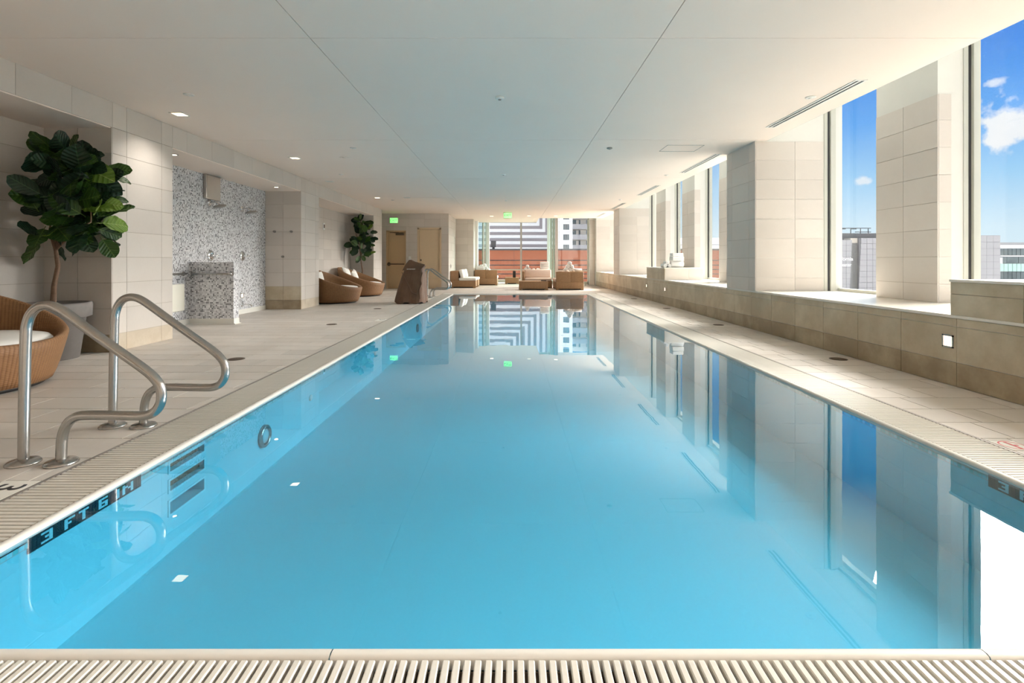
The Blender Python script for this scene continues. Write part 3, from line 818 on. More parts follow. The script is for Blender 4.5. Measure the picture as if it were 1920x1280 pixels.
# ================================================================== ROUND WICKER LOUNGERS
def daybed(label, cx, cy, rz=0.0):
    r_ = empty('round_lounger', label, 'lounger', (cx, cy, 0), rz, group='round wicker loungers')
    N = 96
    prof_n = 0; vs = []
    for k in range(N):
        a = 2*math.pi*k/N
        q = (1-math.cos(a))/2                      # 0 at the low front (+x), 1 at the back
        h = .375+.49*q**1.25
        rt = .705+.03*q; rb = .60
        ring = [(rb-.03, .035)]
        for i in range(7):
            t = i/6; z = .035+(h-.035)*t
            ring.append((rb+(rt-rb)*t**.8, z))
        ring += [(rt-.012, h+.022), (rt-.04, h+.026), (rt-.068, h+.012)]
        for i in range(1, 5):
            t = i/4; ring.append((rt-.075-.03*t, h-(h-.28)*t))
        ring.append((.25, .28))
        prof_n = len(ring)
        vs += [(r2*math.cos(a), r2*math.sin(a), z) for (r2, z) in ring]
    fs = [(k*prof_n+i, ((k+1) % N)*prof_n+i, ((k+1) % N)*prof_n+i+1, k*prof_n+i+1) for k in range(N) for i in range(prof_n-1)]
    MB().add(vs, fs, True).build('basket', 'wicker_round', r_)
    MB().lathe([(.55, 0), (.56, .036), (.3, .036)], 40).build('plinth', 'black', r_)
    MB().lathe([(.3, .27), (.56, .275), (.598, .30), (.606, .345), (.60, .385), (.575, .412), (.50, .428), (.3, .436), (.05, .438)], 64).build('cushion', 'cushion_white', r_)
    return r_
daybed('large round wicker lounger cut by the left frame edge beside the potted tree', -4.65, 4.20, R(-6))
daybed('front round wicker lounger in the niche partly behind the stone pillar', -4.64, 13.13)
daybed('rear round wicker lounger in the niche in front of the distant fig tree', -4.69, 15.72)
def pillow(label, loc, rot, sx=.42, sz=.42, d=.14):
    vs, fs = [], []; n = 14
    for s_ in (-1, 1):
        for i in range(n+1):
            for j in range(n+1):
                u, v = 2*i/n-1, 2*j/n-1
                b = (1-u**4)*(1-v**4); pin = 1-.06*(u*u*v*v)+.0
                cu, cv = u*(1-.07*(1-v*v)), v*(1-.07*(1-u*u))
                vs.append((cu*sx/2, s_*d/2*b**.6, cv*sz/2))
    m_ = (n+1)**2
    for s_ in (0, 1):
        for i in range(n):
            for j in range(n):
                q = s_*m_+i*(n+1)+j; f = (q, q+1, q+n+2, q+n+1)
                fs.append(f if s_ else tuple(reversed(f)))
    o = MB().add(vs, fs, True).build('throw_pillow', 'cushion_white', None, loc, rot)
    return tag(o, label, 'pillow', 'white throw pillows')
pillow('white throw pillow leaning in the front niche lounger', (-5.06, 13.14, .61), (R(-16), 0, R(78)), .46, .40)
pillow('upper white throw pillow in the rear niche lounger', (-5.10, 15.55, .68), (R(-22), R(8), R(84)), .44, .42)
pillow('lower white throw pillow beside another in the rear niche lounger', (-4.98, 15.95, .62), (R(-20), R(-12), R(100)), .40, .38)

# ================================================================== FIDDLE LEAF FIGS
def leaf_mesh(name, material, bend, twist):
    n, m_ = 10, 4; vs, fs = [], []
    def wid(t):   # lyre outline: narrow waist, broad rounded end
        return .40*math.sin(math.pi*min(1, t**.8))**.6*(0.62+.5*t) if 0 < t < 1 else .012
    for i in range(n+1):
        t = i/n; wv = max(.012, wid(t))
        for j in range(-m_, m_+1):
            y = j/m_*wv
            z = .16*abs(y)*1.1-bend*t*t+.028*math.sin(t*17+j*1.3)*abs(j)/m_
            vs.append((t, y, z+twist*y*t))
    c = 2*m_+1
    for i in range(n):
        for j in range(c-1): fs.append((i*c+j, (i+1)*c+j, (i+1)*c+j+1, i*c+j+1))
    m = MB().add(vs, fs, True)
    m.tube([(-.16, 0, .0), (-.08, 0, -.008), (.02, 0, 0)], .013, 5)
    return m.mesh(name, material)
LEAVES = {k: [leaf_mesh('leaf', k, b, t) for (b, t) in ((.10, .1), (.25, -.15), (.02, .2), (-.08, 0))] for k in ('leaf_dark', 'leaf_mid', 'leaf_light')}
def fig(label, base, pot, trunk, heads, n, size, seed, lim, weights):
    """pot = (rim radius, base radius, height); trunk = points; heads = foliage ellipsoids (centre, radii)"""
    rg = random.Random(seed)
    r_ = empty('potted_fig_tree', label, 'potted plant', base, group='potted fig trees')
    B = Vector(base); rr, rb, h = pot
    p_ = MB().lathe([(rb, 0), (rb+(rr-.03-rb)*.72, h*.72), (rr-.028, h*.735), (rr, h*.75), (rr+.004, h*.97), (rr-.004, h), (rr-.03, h), (rr-.04, h-.05), (.02, h-.06)], 48).build('pot', 'pot_gray', r_)
    MB().lathe([(rr-.042, h-.075), (rr-.045, h-.052), (.1, h-.045)], 32).build('soil', 'soil', p_)
    T = [Vector(t)-B for t in trunk]
    MB().tube(T, .02, 8, rads=[.028-.010*i/(len(T)-1) for i in range(len(T))]).build('trunk', 'bark', r_)
    top = T[-1]
    brs = []
    for (c, rad) in heads:
        c = Vector(c)-B
        brs.append((c, rad))
        mid = (top+c)/2+Vector((rg.uniform(-.04, .04), rg.uniform(-.04, .04), .03))
        MB().tube([top-Vector((0, 0, .03)), mid, c, c+Vector((0, 0, rad[2]*.6))], .011, 6, rads=[.014, .011, .008, .005]).build('branch', 'bark', r_)
    made = tries = 0
    while made < n and tries < n*30:
        tries += 1
        c, rad = brs[rg.choices(range(len(brs)), weights)[0]]
        dvec = Vector((rg.gauss(0, 1), rg.gauss(0, 1), rg.gauss(0, 1)))
        if dvec.length < .2: continue
        dvec.normalize()
        sh = rg.uniform(.30, .78)
        p = c+Vector((dvec.x*rad[0], dvec.y*rad[1], dvec.z*rad[2]))*sh
        s = size*rg.uniform(.72, 1.15)
        out = Vector((dvec.x*1.0, dvec.y*.8, dvec.z*.55+rg.uniform(-.35, .55))).normalized()
        tip = B+p+out*s*.95
        if not (lim[0] < tip.x < lim[1] and lim[2] < tip.y < lim[3]): continue
        up = (Vector((.35, -.85, .55))+Vector((rg.gauss(0, .45), rg.gauss(0, .35), rg.gauss(0, .3)))).normalized()
        zz = (up-out*up.dot(out))
        if zz.length < .15: continue
        zz.normalize(); yy = zz.cross(out)
        M = Matrix((out, yy, zz)).transposed()
        k = rg.choices(['leaf_dark', 'leaf_mid', 'leaf_light'], (.52, .38, .10))[0]
        o = link('leaf', rg.choice(LEAVES[k]), r_, p, M.to_euler())
        o.scale = (s, s*rg.uniform(.9, 1.15), s)
        made += 1
    return r_
fig('tall fiddle leaf fig in a grey pot in the left niche behind the near handrail', (-5.06, 5.52, 0), (.345, .235, .615),
    [(-5.03, 5.50, .55), (-5.00, 5.48, .80), (-4.93, 5.45, 1.02), (-4.93, 5.42, 1.22)],
    [((-4.96, 5.44, 1.94), (.34, .30, .34)), ((-4.66, 5.46, 1.90), (.38, .28, .36)), ((-4.76, 5.40, 1.62), (.48, .34, .34)), ((-4.98, 5.42, 1.50), (.34, .32, .28)), ((-4.80, 5.46, 2.12), (.28, .24, .24)), ((-4.58, 5.46, 1.50), (.28, .28, .28))],
    140, .31, 5, (-5.16, -4.26, 5.0, 5.87), (3.6, 4, 6, 3.6, 3.4, 2.5))
fig('slender fiddle leaf fig standing behind the rear niche lounger', (-4.98, 16.70, 0), (.25, .18, .50),
    [(-4.98, 16.70, .45), (-4.96, 16.70, .75), (-5.00, 16.70, 1.0), (-5.02, 16.70, 1.18)],
    [((-5.0, 16.66, 2.35), (.2, .24, .26)), ((-5.16, 16.62, 1.98), (.30, .3, .3)), ((-4.85, 16.62, 1.98), (.32, .3, .3)), ((-5.0, 16.6, 1.6), (.36, .32, .32)), ((-4.98, 16.6, 1.36), (.26, .26, .2))],
    84, .27, 11, (-5.46, -4.40, 16.1, 17.06), (2, 3, 3, 4, 2))

# ================================================================== SHOWER FITTINGS
def shower_head(label, y, z):
    r_ = empty('wall_shower', label, 'shower head', (XN, y, z), group='wall shower heads')
    M = Matrix.Rotation(R(90), 4, 'Y')
    MB().lathe([(.062, 0), (.062, .008), (.036, .02), (.016, .024)], 24).xform(M).build('flange', 'chrome', r_)
    MB().tube([(0, 0, 0), (.08, 0, .008), (.13, 0, .004), (.165, 0, -.02), (.185, 0, -.05)], .015, 10).build('arm', 'chrome', r_)
    T = Matrix.Translation((.19, 0, -.075)) @ Matrix.Rotation(R(-14), 4, 'Y')
    MB().lathe([(.105, 0), (.112, .007), (.105, .018), (.03, .022), (.016, .04), (.012, .045)], 32).xform(T).build('rose', 'trim_metal', r_)
shower_head('left chrome shower head below the metal panel on mosaic wall', 9.13, 2.14)
shower_head('right chrome shower head on the grey mosaic wall', 10.23, 2.14)
def valve(label, y, z):
    r_ = empty('shower_valve', label, 'valve', (XN, y, z), group='shower valves')
    M = Matrix.Rotation(R(90), 4, 'Y')
    MB().lathe([(.098, 0), (.098, .008), (.085, .018), (.05, .022)], 32).xform(M).build('plate', 'chrome', r_)
    MB().lathe([(.028, .014), (.03, .05), (.022, .064), (.008, .066)], 20).xform(M).build('knob', 'chrome', r_)
    MB().tube([(.055, 0, 0), (.075, .05, -.005), (.085, .11, .015)], .008, 8).build('lever', 'chrome', r_)
valve('left chrome shower valve just above the tiled half wall', 9.16, 1.177)
valve('right chrome shower valve on the mosaic wall above the low spout', 10.24, 1.18)
r_ = empty('bath_spout', 'low chrome spout near the floor of the mosaic shower wall', 'spout', (XN, 10.23, .19))
MB().lathe([(.042, 0), (.04, .008), (.018, .014)], 20).xform(Matrix.Rotation(R(90), 4, 'Y')).build('flange', 'chrome', r_)
MB().tube([(0, 0, 0), (.09, 0, .004), (.16, 0, 0), (.19, 0, -.02), (.195, 0, -.045)], .015, 10).build('spout_pipe', 'chrome', r_)
r_ = empty('wall_panel', 'brushed metal access panel at the top of the mosaic wall', 'panel', (XN, 9.16, 2.385))
MB().rbox(0, .06, -.22, .22, -.19, .25, .008, 2).build('cover', 'satin_panel', r_)
MB().box(.06, .064, -.20, .20, -.17, .23).build('face', 'satin_panel', r_)
def grab_bar(label, pts, mounts):
    c = (Vector(pts[0])+Vector(pts[-1]))/2
    r_ = empty('grab_bar', label, 'grab bar', c, group='shower grab bars')
    MB().tube([Vector(p)-c for p in pts], .0165, 12).build('bar', 'steel', r_)
    for (p, ax) in mounts:
        M = Matrix.Translation(Vector(p)-c) @ (Matrix.Rotation(R(90), 4, 'Y') if ax == 'x' else Matrix.Rotation(R(90), 4, 'X'))
        MB().lathe([(.04, 0), (.04, .006), (.02, .012)], 20).xform(M).build('flange', 'steel', r_)
grab_bar('steel grab bar across the front of the tiled half wall', [(-5.43, 8.56, .86), (-5.43, 8.51, .86), (-5.41, 8.495, .86), (-4.80, 8.495, .86), (-4.775, 8.51, .86), (-4.775, 8.56, .86)], [((-5.43, 8.56, .86), 'y'), ((-4.775, 8.56, .86), 'y')])
grab_bar('short steel grab bar on the mosaic back wall left of the half wall', [(XN, 8.40, .865), (XN+.05, 8.40, .865), (XN+.065, 8.37, .865), (XN+.065, 7.3, .865), (XN+.05, 7.27, .865), (XN, 7.27, .865)], [((XN, 8.40, .865), 'x'), ((XN, 7.27, .865), 'x')])
r_ = empty('folding_bench', 'folded cream shower seat on the mosaic wall beside the pillar', 'shower seat', (XN+.02, 8.05, .45))
MB().rbox(.0, .05, -.36, .29, -.20, .25, .02, 3).build('seat', 'seat_plastic', r_)
MB().box(-.02, .0, -.25, -.21, -.18, .22).box(-.02, .0, .15, .19, -.18, .22).build('bracket', 'steel', r_)
def hook(label, x, z):
    r_ = empty('robe_hook', label, 'hook', (x, 11.21-TH, z), group='robe hooks')
    M = Matrix.Rotation(R(90), 4, 'X')
    MB().lathe([(.026, 0), (.026, .006), (.012, .01), (.011, .035)], 16).xform(M).build('post', 'trim_metal', r_)
    MB().lathe([(.012, .034), (.024, .04), (.024, .05), (.01, .056)], 16).xform(M).build('knob', 'trim_metal', r_)
hook('upper left robe hook on the stone side of the shower niche', -5.285, 1.737)
hook('upper right robe hook on the stone side of the shower niche', -4.91, 1.737)
hook('single lower robe hook on the stone side of the shower niche', -5.10, 1.177)

# ================================================================== LIGHTS AND CEILING FITTINGS
def lamp_light(parent, loc, power, size, spot=None):
    ld = bpy.data.lights.new('lamp', 'SPOT'); ld.energy = power; ld.color = (1, .93, .85)
    ld.spot_size = R(spot or 95); ld.spot_blend = 1.0; ld.shadow_soft_size = size
    o = bpy.data.objects.new('lamp', ld); COL.objects.link(o); o.parent = parent; o.location = loc
    return o
def downlight(label, px, py, lit=True, z=HC, at=None, power=30):
    x, y = at or on_ceiling(px, py, z)
    r_ = empty('ceiling_downlight', label, 'ceiling light', (x, y, z), group='recessed ceiling downlights')
    s = .085; f_ = MB()
    for b in ((-s, s, -s, -s+.018), (-s, s, s-.018, s), (-s, -s+.018, -s, s), (s-.018, s, -s, s)): f_.box(*b, -.006, .0)
    f_.build('trim_ring', 'ceiling_white', r_)
    MB().box(-s+.018, s-.018, -s+.018, s-.018, -.0035, -.001).build('lens', 'lamp_warm' if lit else 'marker_tile', r_)
    if lit: lamp_light(r_, (0, 0, -.02), power, .04, 125)
    return r_
downlight('lit square downlight in the ceiling nearest the left pillar', 337, 214)
downlight('lit square downlight in the ceiling before the shower niche end', 553, 296)
downlight('dim square downlight in the ceiling over the lounger niche', 618, 340, False)
downlight('small lit downlight in the ceiling by the far left corner', 707.5, 370.5)
downlight('small unlit downlight in the far ceiling right of the lit one', 763, 370.5, False)
downlight('left lit downlight of the row above the sofas', 922, 405)
downlight('middle lit downlight of the row above the sofas', 992, 404.5)
downlight('right lit downlight of the row above the sofas', 1042, 404.5)
for i, x in enumerate((-3.3, -.0, 3.1)):  # unseen fill downlights, added behind the viewer to brighten ceiling and near end
    for j, y in enumerate((-3.6, -1.4)):
        downlight('added fill downlight behind the viewer, %s column, %s row' % (('left', 'centre', 'right')[i], ('back', 'front')[j]), 0, 0, True, at=(x, y), power=105)
def soffit_spot(label, y):
    r_ = empty('soffit_spotlight', label, 'ceiling light', (-4.95, y, SOF-.012), group='shower soffit spotlights')
    MB().lathe([(.055, -.006), (.058, -.003), (.058, 0)], 24).build('trim_ring', 'trim_metal', r_)
    MB().lathe([(.036, -.010), (.04, -.006)], 20).build('lens', 'lamp_warm', r_)
    lamp_light(r_, (0, 0, -.03), 4, .03)
soffit_spot('near small spotlight in the shower niche soffit', 7.35)
soffit_spot('far small spotlight in the shower niche soffit', 10.55)
def disc(name, label, px, py, r, drop, m='ceiling_white', cat='detector'):
    x, y = on_ceiling(px, py)
    r_ = empty(name, label, cat, (x, y, HC), group='small ceiling fittings')
    MB().lathe([(r*.8, -drop), (r, -drop*.7), (r, 0)], 24).build('cover', m, r_)
    MB().lathe([(r*.3, -drop-.008), (r*.42, -drop)], 16).build('sensor', 'trim_metal' if drop > .012 else m, r_)
disc('ceiling_speaker', 'flat white disc in the ceiling just behind the nearest downlight', 354, 177, .055, .008, cat='cover plate')
disc('ceiling_speaker', 'flat round speaker in the ceiling right of the second lit downlight', 646, 295, .085, .006, 'plaster', cat='speaker')
disc('sprinkler', 'small white sprinkler cap above the shower side of the pool', 662, 277, .05, .010, cat='sprinkler')
disc('sprinkler', 'small white sprinkler cap beside the dim downlight', 640, 326.5, .05, .010, cat='sprinkler')
disc('smoke_detector', 'round smoke detector at the centre of the near ceiling', 937, 182, .05, .028)
disc('smoke_detector', 'small dark detector in the ceiling right of the right seam', 1143, 277, .045, .02, 'trim_metal')
disc('sprinkler', 'white sprinkler cap beside the nearest linear air diffuser', 1520, 182, .055, .010, cat='sprinkler')
disc('sprinkler', 'tiny sprinkler cap near the third linear air diffuser', 1250, 328, .05, .010, cat='sprinkler')
disc('sprinkler', 'tiny sprinkler cap in the mid ceiling above the pool', 944, 327, .05, .014, cat='sprinkler')
disc('sprinkler', 'tiny sprinkler cap in the ceiling before the exit sign', 949, 376, .05, .012, cat='sprinkler')
disc('sprinkler', 'tiny sprinkler cap near the fourth linear air diffuser', 1163, 374, .05, .012, cat='sprinkler')
disc('sprinkler', 'tiny sprinkler cap between the two far left downlights', 736, 375, .05, .010, cat='sprinkler')
for (k, yc, nm) in ((0, 6.10, 'nearest'), (1, 9.69, 'second'), (2, 13.3, 'third'), (3, 17.0, 'fourth'), (4, 20.3, 'farthest')):
    r_ = empty('air_diffuser', '%s linear slot air diffuser in the ceiling along the windows' % nm, 'air vent', (3.62, yc, HC), group='linear air diffusers')
    fr_ = MB(); L = .9
    for (a, b) in ((-.062, -.042), (-.012, .012), (.042, .062)): fr_.box(a, b, -L, L, -.008, .0)
    fr_.box(-.062, .062, -L-.02, -L, -.008, 0).box(-.062, .062, L, L+.02, -.008, 0)
    fr_.build('diffuser_frame', 'ceiling_white', r_)
    for a in (-.027, .027): MB().box(a-.015, a+.015, -L, L, -.003, -.0005).build('slot', 'gasket', r_)
# step lights set in the stone
def step_light(label, loc, face, s=.055, power=1.2):
    r_ = empty('step_light', label, 'step light', loc, {'x-': R(-90), 'x+': R(90)}[face], group='recessed step lights')
    f_ = MB()
    for b in ((-s, s, -s, -s+.012), (-s, s, s-.012, s), (-s, -s+.012, -s, s), (s-.012, s, -s, s)): f_.box(b[0], b[1], -.008, .004, b[2], b[3])
    f_.build('bezel', 'steel', r_)
    MB().box(-s+.012, s-.012, -.003, .004, -s+.012, s-.012).build('lens', 'step_glow', r_)
step_light('lit square step light in the stained right wall below the near ledge', (XR, PX(1778, 1)*0+F*XR/(1778-HX), EYE-(639-HY)*XR/(1778-HX)), 'x-')
step_light('tiny lit step light under the far ledge with towels', (XR, F*XR/(1247-HX), EYE-(542-HY)*XR/(1247-HX)), 'x-', .05)
step_light('tiny lit step light in the right wall before the far pier', (XR, F*XR/(1212.5-HX), EYE-(535.5-HY)*XR/(1212.5-HX)), 'x-', .05)
step_light('tiny lit step light low on the mosaic shower wall', (XN, 10.23, .374), 'x+', .05)
# exit signs
def exit_sign(label, loc, rz=0):
    r_ = empty('exit_sign', label, 'exit sign', loc, rz, group='green exit signs')
    MB().rbox(-.16, .16, -.03, .03, -.105, .105, .008, 2).build('housing', 'frame_white', r_)
    MB().box(-.145, .145, -.034, -.030, -.088, .088).build('face', 'exit_green', r_)
    link('lettering', text_mesh('lettering', 'EXIT', .135, 'sign_green'), r_, (0, -.0355, 0), (R(90), 0, 0))
    return r_
plain('sign_green', (.02, .22, .03), .5)
exit_sign('green exit sign on the wall above the push bar door', (-4.61, 19.665, 2.675))
s2 = exit_sign('green exit sign hanging from the ceiling above the sofas', ((952-HX)*19.3/F, 19.3, PZ(404, 19.3)))
MB().box(-.01, .01, -.01, .01, .10, HC-s2.location.z).build('stem', 'frame_white', s2)

# ================================================================== COVERED POOL LIFT
def lift():
    r_ = empty('covered_pool_lift', 'pool lift under a wrinkled brown fabric cover beside the far handrails', 'pool lift', (-2.60, 12.95, 0))
    secs = [(.015, -.36, .40, -.38, .36), (.12, -.355, .395, -.37, .35), (.30, -.32, .38, -.33, .33), (.50, -.27, .37, -.28, .31), (.70, -.21, .36, -.22, .29), (.84, -.15, .34, -.19, .27), (.90, -.13, .34, -.20, .26), (.955, -.10, .38, -.17, .24), (1.02, -.07, .28, -.13, .18), (1.085, -.03, .13, -.08, .10)]
    N = 40; vs, fs = [], []
    for si, (z, x0, x1, y0, y1) in enumerate(secs):
        for k in range(N):
            a = 2*math.pi*k/N
            c_, s_ = math.cos(a), math.sin(a)
            p = 4.5
            q = (abs(c_)**p+abs(s_)**p)**(-1/p)
            x = (x0+x1)/2+(x1-x0)/2*c_*q; y = (y0+y1)/2+(y1-y0)/2*s_*q
            amp = .045*(1-.6*z)
            f = noise.noise(Vector((c_*2.1, s_*2.1, z*1.6)))*amp+math.sin(a*9+z*3)*.018*(1-z/1.1)**1.2
            x += c_*f; y += s_*f
            zz = z+.03*noise.noise(Vector((x*3, y*3, z*2)))
            if si == 0: zz = .004+.05*max(0, math.sin(a*7+1))
            if z > .9: zz += .02*(1 if c_ < 0 else -1)
            vs.append((x, y, zz))
    for i in range(len(secs)-1):
        for k in range(N): fs.append((i*N+k, i*N+(k+1) % N, (i+1)*N+(k+1) % N, (i+1)*N+k))
    fs.append(tuple(range((len(secs)-1)*N, len(secs)*N)))
    MB().add(vs, fs, False).build('cover', 'cover_fabric', r_)
    # flap with its printed line hanging over the front
    fv = [(-.17, -.245, .84), (.30, -.235, .86), (.40, -.17, .99), (.20, -.15, 1.05), (-.03, -.12, 1.098), (-.10, -.16, 1.0)]
    MB().add(fv+[(x, y+.02, z) for (x, y, z) in fv], [(0, 1, 2, 3, 4, 5), (11, 10, 9, 8, 7, 6)]+[(i, i+6, (i+1) % 6+6, (i+1) % 6) for i in range(6)]).build('flap', 'cover_fabric', r_)
    pr = MB()
    for k in range(9): pr.box(-.05+k*.024, -.035+k*.024, -.256, -.235, .866+.002*(k % 3), .886-.003*(k % 2))
    pr.build('print', 'cover_print', r_)
    # crease seams standing off the front
    MB().tube([(-.18, -.235, .80), (-.05, -.30, .55), (.06, -.345, .36), (.10, -.365, .28), (.24, -.36, .24)], .012, 6, rads=[.006, .014, .016, .016, .008]).build('crease', 'cover_fabric', r_)
    MB().tube([(.34, -.20, .80), (.30, -.255, .62), (.33, -.27, .50), (.28, -.32, .36), (.30, -.34, .12)], .012, 6, rads=[.006, .016, .02, .018, .010]).build('crease', 'cover_fabric', r_)
lift()

# ================================================================== LOUNGE FURNITURE
def lounge(name, label, x0, x1, y0, y1, face, fabric, arms='', back=.33, seat=.295, top=.685):
    """wicker lounge module; face = '+x' '-x' '-y'; arms: full-height side panels 'n' (near) / 'f' (far) or 'l'/'r'"""
    r_ = empty(name, label, 'sofa', ((x0+x1)/2, (y0+y1)/2, 0), group='wicker lounge seats')
    ox, oy = r_.location.x, r_.location.y
    a, b, c, d_ = x0-ox, x1-ox, y0-oy, y1-oy
    def B(name, mtl, *bb, r=.012): return MB().rbox(*bb, r, 2).build(name, mtl, r_)
    z0 = .045
    B('base', 'wicker_sofa', a, b, c, d_, z0, seat)
    for (fx, fy) in ((a+.05, c+.05), (b-.05, c+.05), (a+.05, d_-.05), (b-.05, d_-.05)): MB().box(fx-.05, fx+.05, fy-.05, fy+.05, 0, z0+.01).build('foot', 'wicker_sofa', r_)
    MB().box(a+.08, b-.08, c+.08, d_-.08, .005, z0).build('plinth', 'black', r_)
    ina, inb, inc, ind = a, b, c, d_
    if face == '+x': B('back', 'wicker_sofa', a, a+back, c, d_, seat, top); ina = a+back
    if face == '-x': B('back', 'wicker_sofa', b-back, b, c, d_, seat, top); inb = b-back
    if face == '-y': B('back', 'wicker_sofa', a, b, d_-back, d_, seat, top); ind = d_-back
    if 'n' in arms: B('arm', 'wicker_sofa', ina, inb, c, c+.10, seat, top); inc = c+.10
    if 'f' in arms: B('arm', 'wicker_sofa', ina, inb, d_-.10, d_, seat, top); ind = d_-.10
    if 'l' in arms: B('arm', 'wicker_sofa', a, a+.10, inc, ind, seat, top); ina = a+.10
    if 'r' in arms: B('arm', 'wicker_sofa', b-.10, b, inc, ind, seat, top); inb = b-.10
    g = .008
    ex = .02
    if face == '+x': MB().rbox(ina+g, inb+ex, inc+g, ind-g, seat+.002, seat+.115, .035, 3).build('seat_cushion', fabric, r_)
    if face == '-x': MB().rbox(ina-ex, inb-g, inc+g, ind-g, seat+.002, seat+.115, .035, 3).build('seat_cushion', fabric, r_)
    if face == '-y': MB().rbox(ina+g, inb-g, inc-ex, ind-g, seat+.002, seat+.115, .035, 3).build('seat_cushion', fabric, r_)
    # back cushion leaning
    L = (inb-ina if face == '-y' else ind-inc)-2*g
    m = MB().rbox(-L/2, L/2, -.075, .075, 0, .34, .05, 3).xform(Matrix.Rotation(R(-13), 4, 'X'))
    if face == '-y': m.build('back_cushion', fabric, r_, ((ina+inb)/2, ind-.15, seat+.112))
    if face == '+x': m.build('back_cushion', fabric, r_, (ina+.15, (inc+ind)/2, seat+.112), (0, 0, R(90)))
    if face == '-x': m.build('back_cushion', fabric, r_, (inb-.15, (inc+ind)/2, seat+.112), (0, 0, R(-90)))
    return r_
lounge('lounge_chair', 'armless wicker lounge chair with white cushions nearest the cream door', -2.46, -1.44, 20.16, 20.98, '+x', 'cushion_white')
lounge('lounge_chair', 'armless wicker lounge chair with white cushions behind the nearest one', -2.42, -1.40, 21.02, 21.84, '+x', 'cushion_white')
lounge('lounge_sofa', 'wicker sofa with towels on it beside the left end of the far window', -1.66, -.64, 22.45, 23.75, '+x', 'cushion_white', 'n', back=.5)
lounge('lounge_sofa', 'wicker sofa with pink cushions facing the pool behind the long low table', .43, 1.62, 19.95, 20.85, '-y', 'cushion_pink', 'l')
lounge('lounge_sofa', 'wicker corner sofa with its tall side panel towards the pool', 1.67, 2.70, 18.73, 20.2, '-x', 'cushion_pink', 'n', back=.5)
def low_table(label, x0, x1, y0, y1, h):
    r_ = empty('coffee_table', label, 'table', ((x0+x1)/2, (y0+y1)/2, 0), group='wicker coffee tables')
    a, c = (x1-x0)/2, (y1-y0)/2
    MB().rbox(-a, a, -c, c, .045, h-.012, .012, 2).build('body', 'wicker_sofa', r_)
    for sx in (-1, 1):
        for sy in (-1, 1): MB().box(sx*a-.10*max(sx, 0), sx*a+.10*max(-sx, 0), sy*c-.10*max(sy, 0), sy*c+.10*max(-sy, 0), 0, .05).build('foot', 'wicker_sofa', r_)
    MB().rbox(-a-.004, a+.004, -c-.004, c+.004, h-.014, h, .004, 2).build('table_top', 'wicker_sofa', r_)
    MB().box(-a+.12, a-.12, -c+.12, c-.12, .004, .045).build('plinth', 'black', r_)
low_table('long low wicker coffee table in front of the pink sofa', .285, 1.367, 18.73, 19.40, .325)
low_table('small low wicker coffee table near the far window', -.30, .36, 23.7, 24.5, .305)
r_ = empty('table_vase', 'tall dark rectangular vase on the small coffee table', 'vase', (.135, 23.95, .305))
MB().rbox(-.07, .07, -.07, .07, 0, .31, .008, 2).build('body', 'black', r_)
MB().box(-.055, .055, -.055, .055, .31, .314).build('mouth', 'gasket', r_)
r_ = empty('serving_tray', 'small dark tray lying on the long coffee table', 'tray', (1.22, 19.05, .325))
MB().box(-.10, .10, -.12, .12, 0, .012).build('base', 'black', r_)
MB().box(-.10, .10, -.12, -.11, .012, .03).box(-.10, .10, .11, .12, .012, .03).box(-.10, -.09, -.11, .11, .012, .03).box(.09, .10, -.11, .11, .012, .03).build('rim', 'black', r_)

# towels
def rolled(label, loc, rz, r=.075, L=.34, grp='rolled towels'):
    m = MB(); n = 20
    m.tube([(-L/2, 0, r), (-L/2+.012, 0, r), (L/2-.012, 0, r), (L/2, 0, r)], r, n, rads=[r*.9, r, r, r*.9])
    for e in (-1, 1):     # the rolled end: a spiral ridge
        sp = [(e*(L/2+.001), math.cos(t*.6)*r*.86*(1-t/34), r+math.sin(t*.6)*r*.86*(1-t/34)) for t in range(0, 32)]
        m.tube(sp, .006, 5)
    o = m.build('rolled_towel', 'towel', None, loc, (0, 0, rz))
    return tag(o, label, 'towel', grp)
def folded(label, loc, sx, sy, h, rz=0):
    m = MB(); k = max(2, int(h/.03))
    for i in range(k): m.rbox(-sx/2, sx/2, -sy/2+.004*(i % 2), sy/2-.003*(i % 2), i*h/k+.001, (i+1)*h/k+.004, .013, 2)
    return tag(m.build('folded_towel', 'towel', None, loc, (0, 0, rz)), label, 'towel', 'folded towels')
ZT = .686
# on the left sofa
folded('lower folded white towel on the left wicker sofa', (-1.40, 22.68, ZT), .36, .30, .07)
folded('upper folded white towel on the left wicker sofa', (-1.41, 22.68, ZT+.078), .34, .29, .07)
rolled('front left rolled towel at the foot of the left sofa pile', (-1.31, 23.05, ZT), R(90)); rolled('front right rolled towel at the foot of the left sofa pile', (-1.17+.01, 23.05, ZT+.0), R(90))
rolled('topmost rolled towel of the pile on the left sofa', (-1.235, 23.05, ZT+.132), R(90))
rolled('highest white towel roll behind the left sofa pile', (-1.40, 23.45, ZT), R(90), .12, .36)
# on the pink sofa's back
yb = 20.68
rolled('upper rolled towel at the left end of the pink sofa back', (.66, yb, ZT+.118), R(90), .065)
rolled('lower left rolled towel on the pink sofa back', (.592, yb, ZT), R(90), .066)
rolled('lower right rolled towel of the left pile on the pink sofa back', (.728, yb, ZT), R(90), .066)
rolled('lone rolled towel in the middle of the pink sofa back', (.905, yb, ZT), R(82), .05)
rolled('rolled towel just left of the folded stack on the pink sofa', (1.10, yb, ZT), R(95), .055)
for i, nm in enumerate(('bottom', 'second', 'third', 'top')):
    folded('%s folded white towel of the tall stack on the pink sofa back' % nm, (1.36, yb, ZT+i*.094), .34, .30, .085)
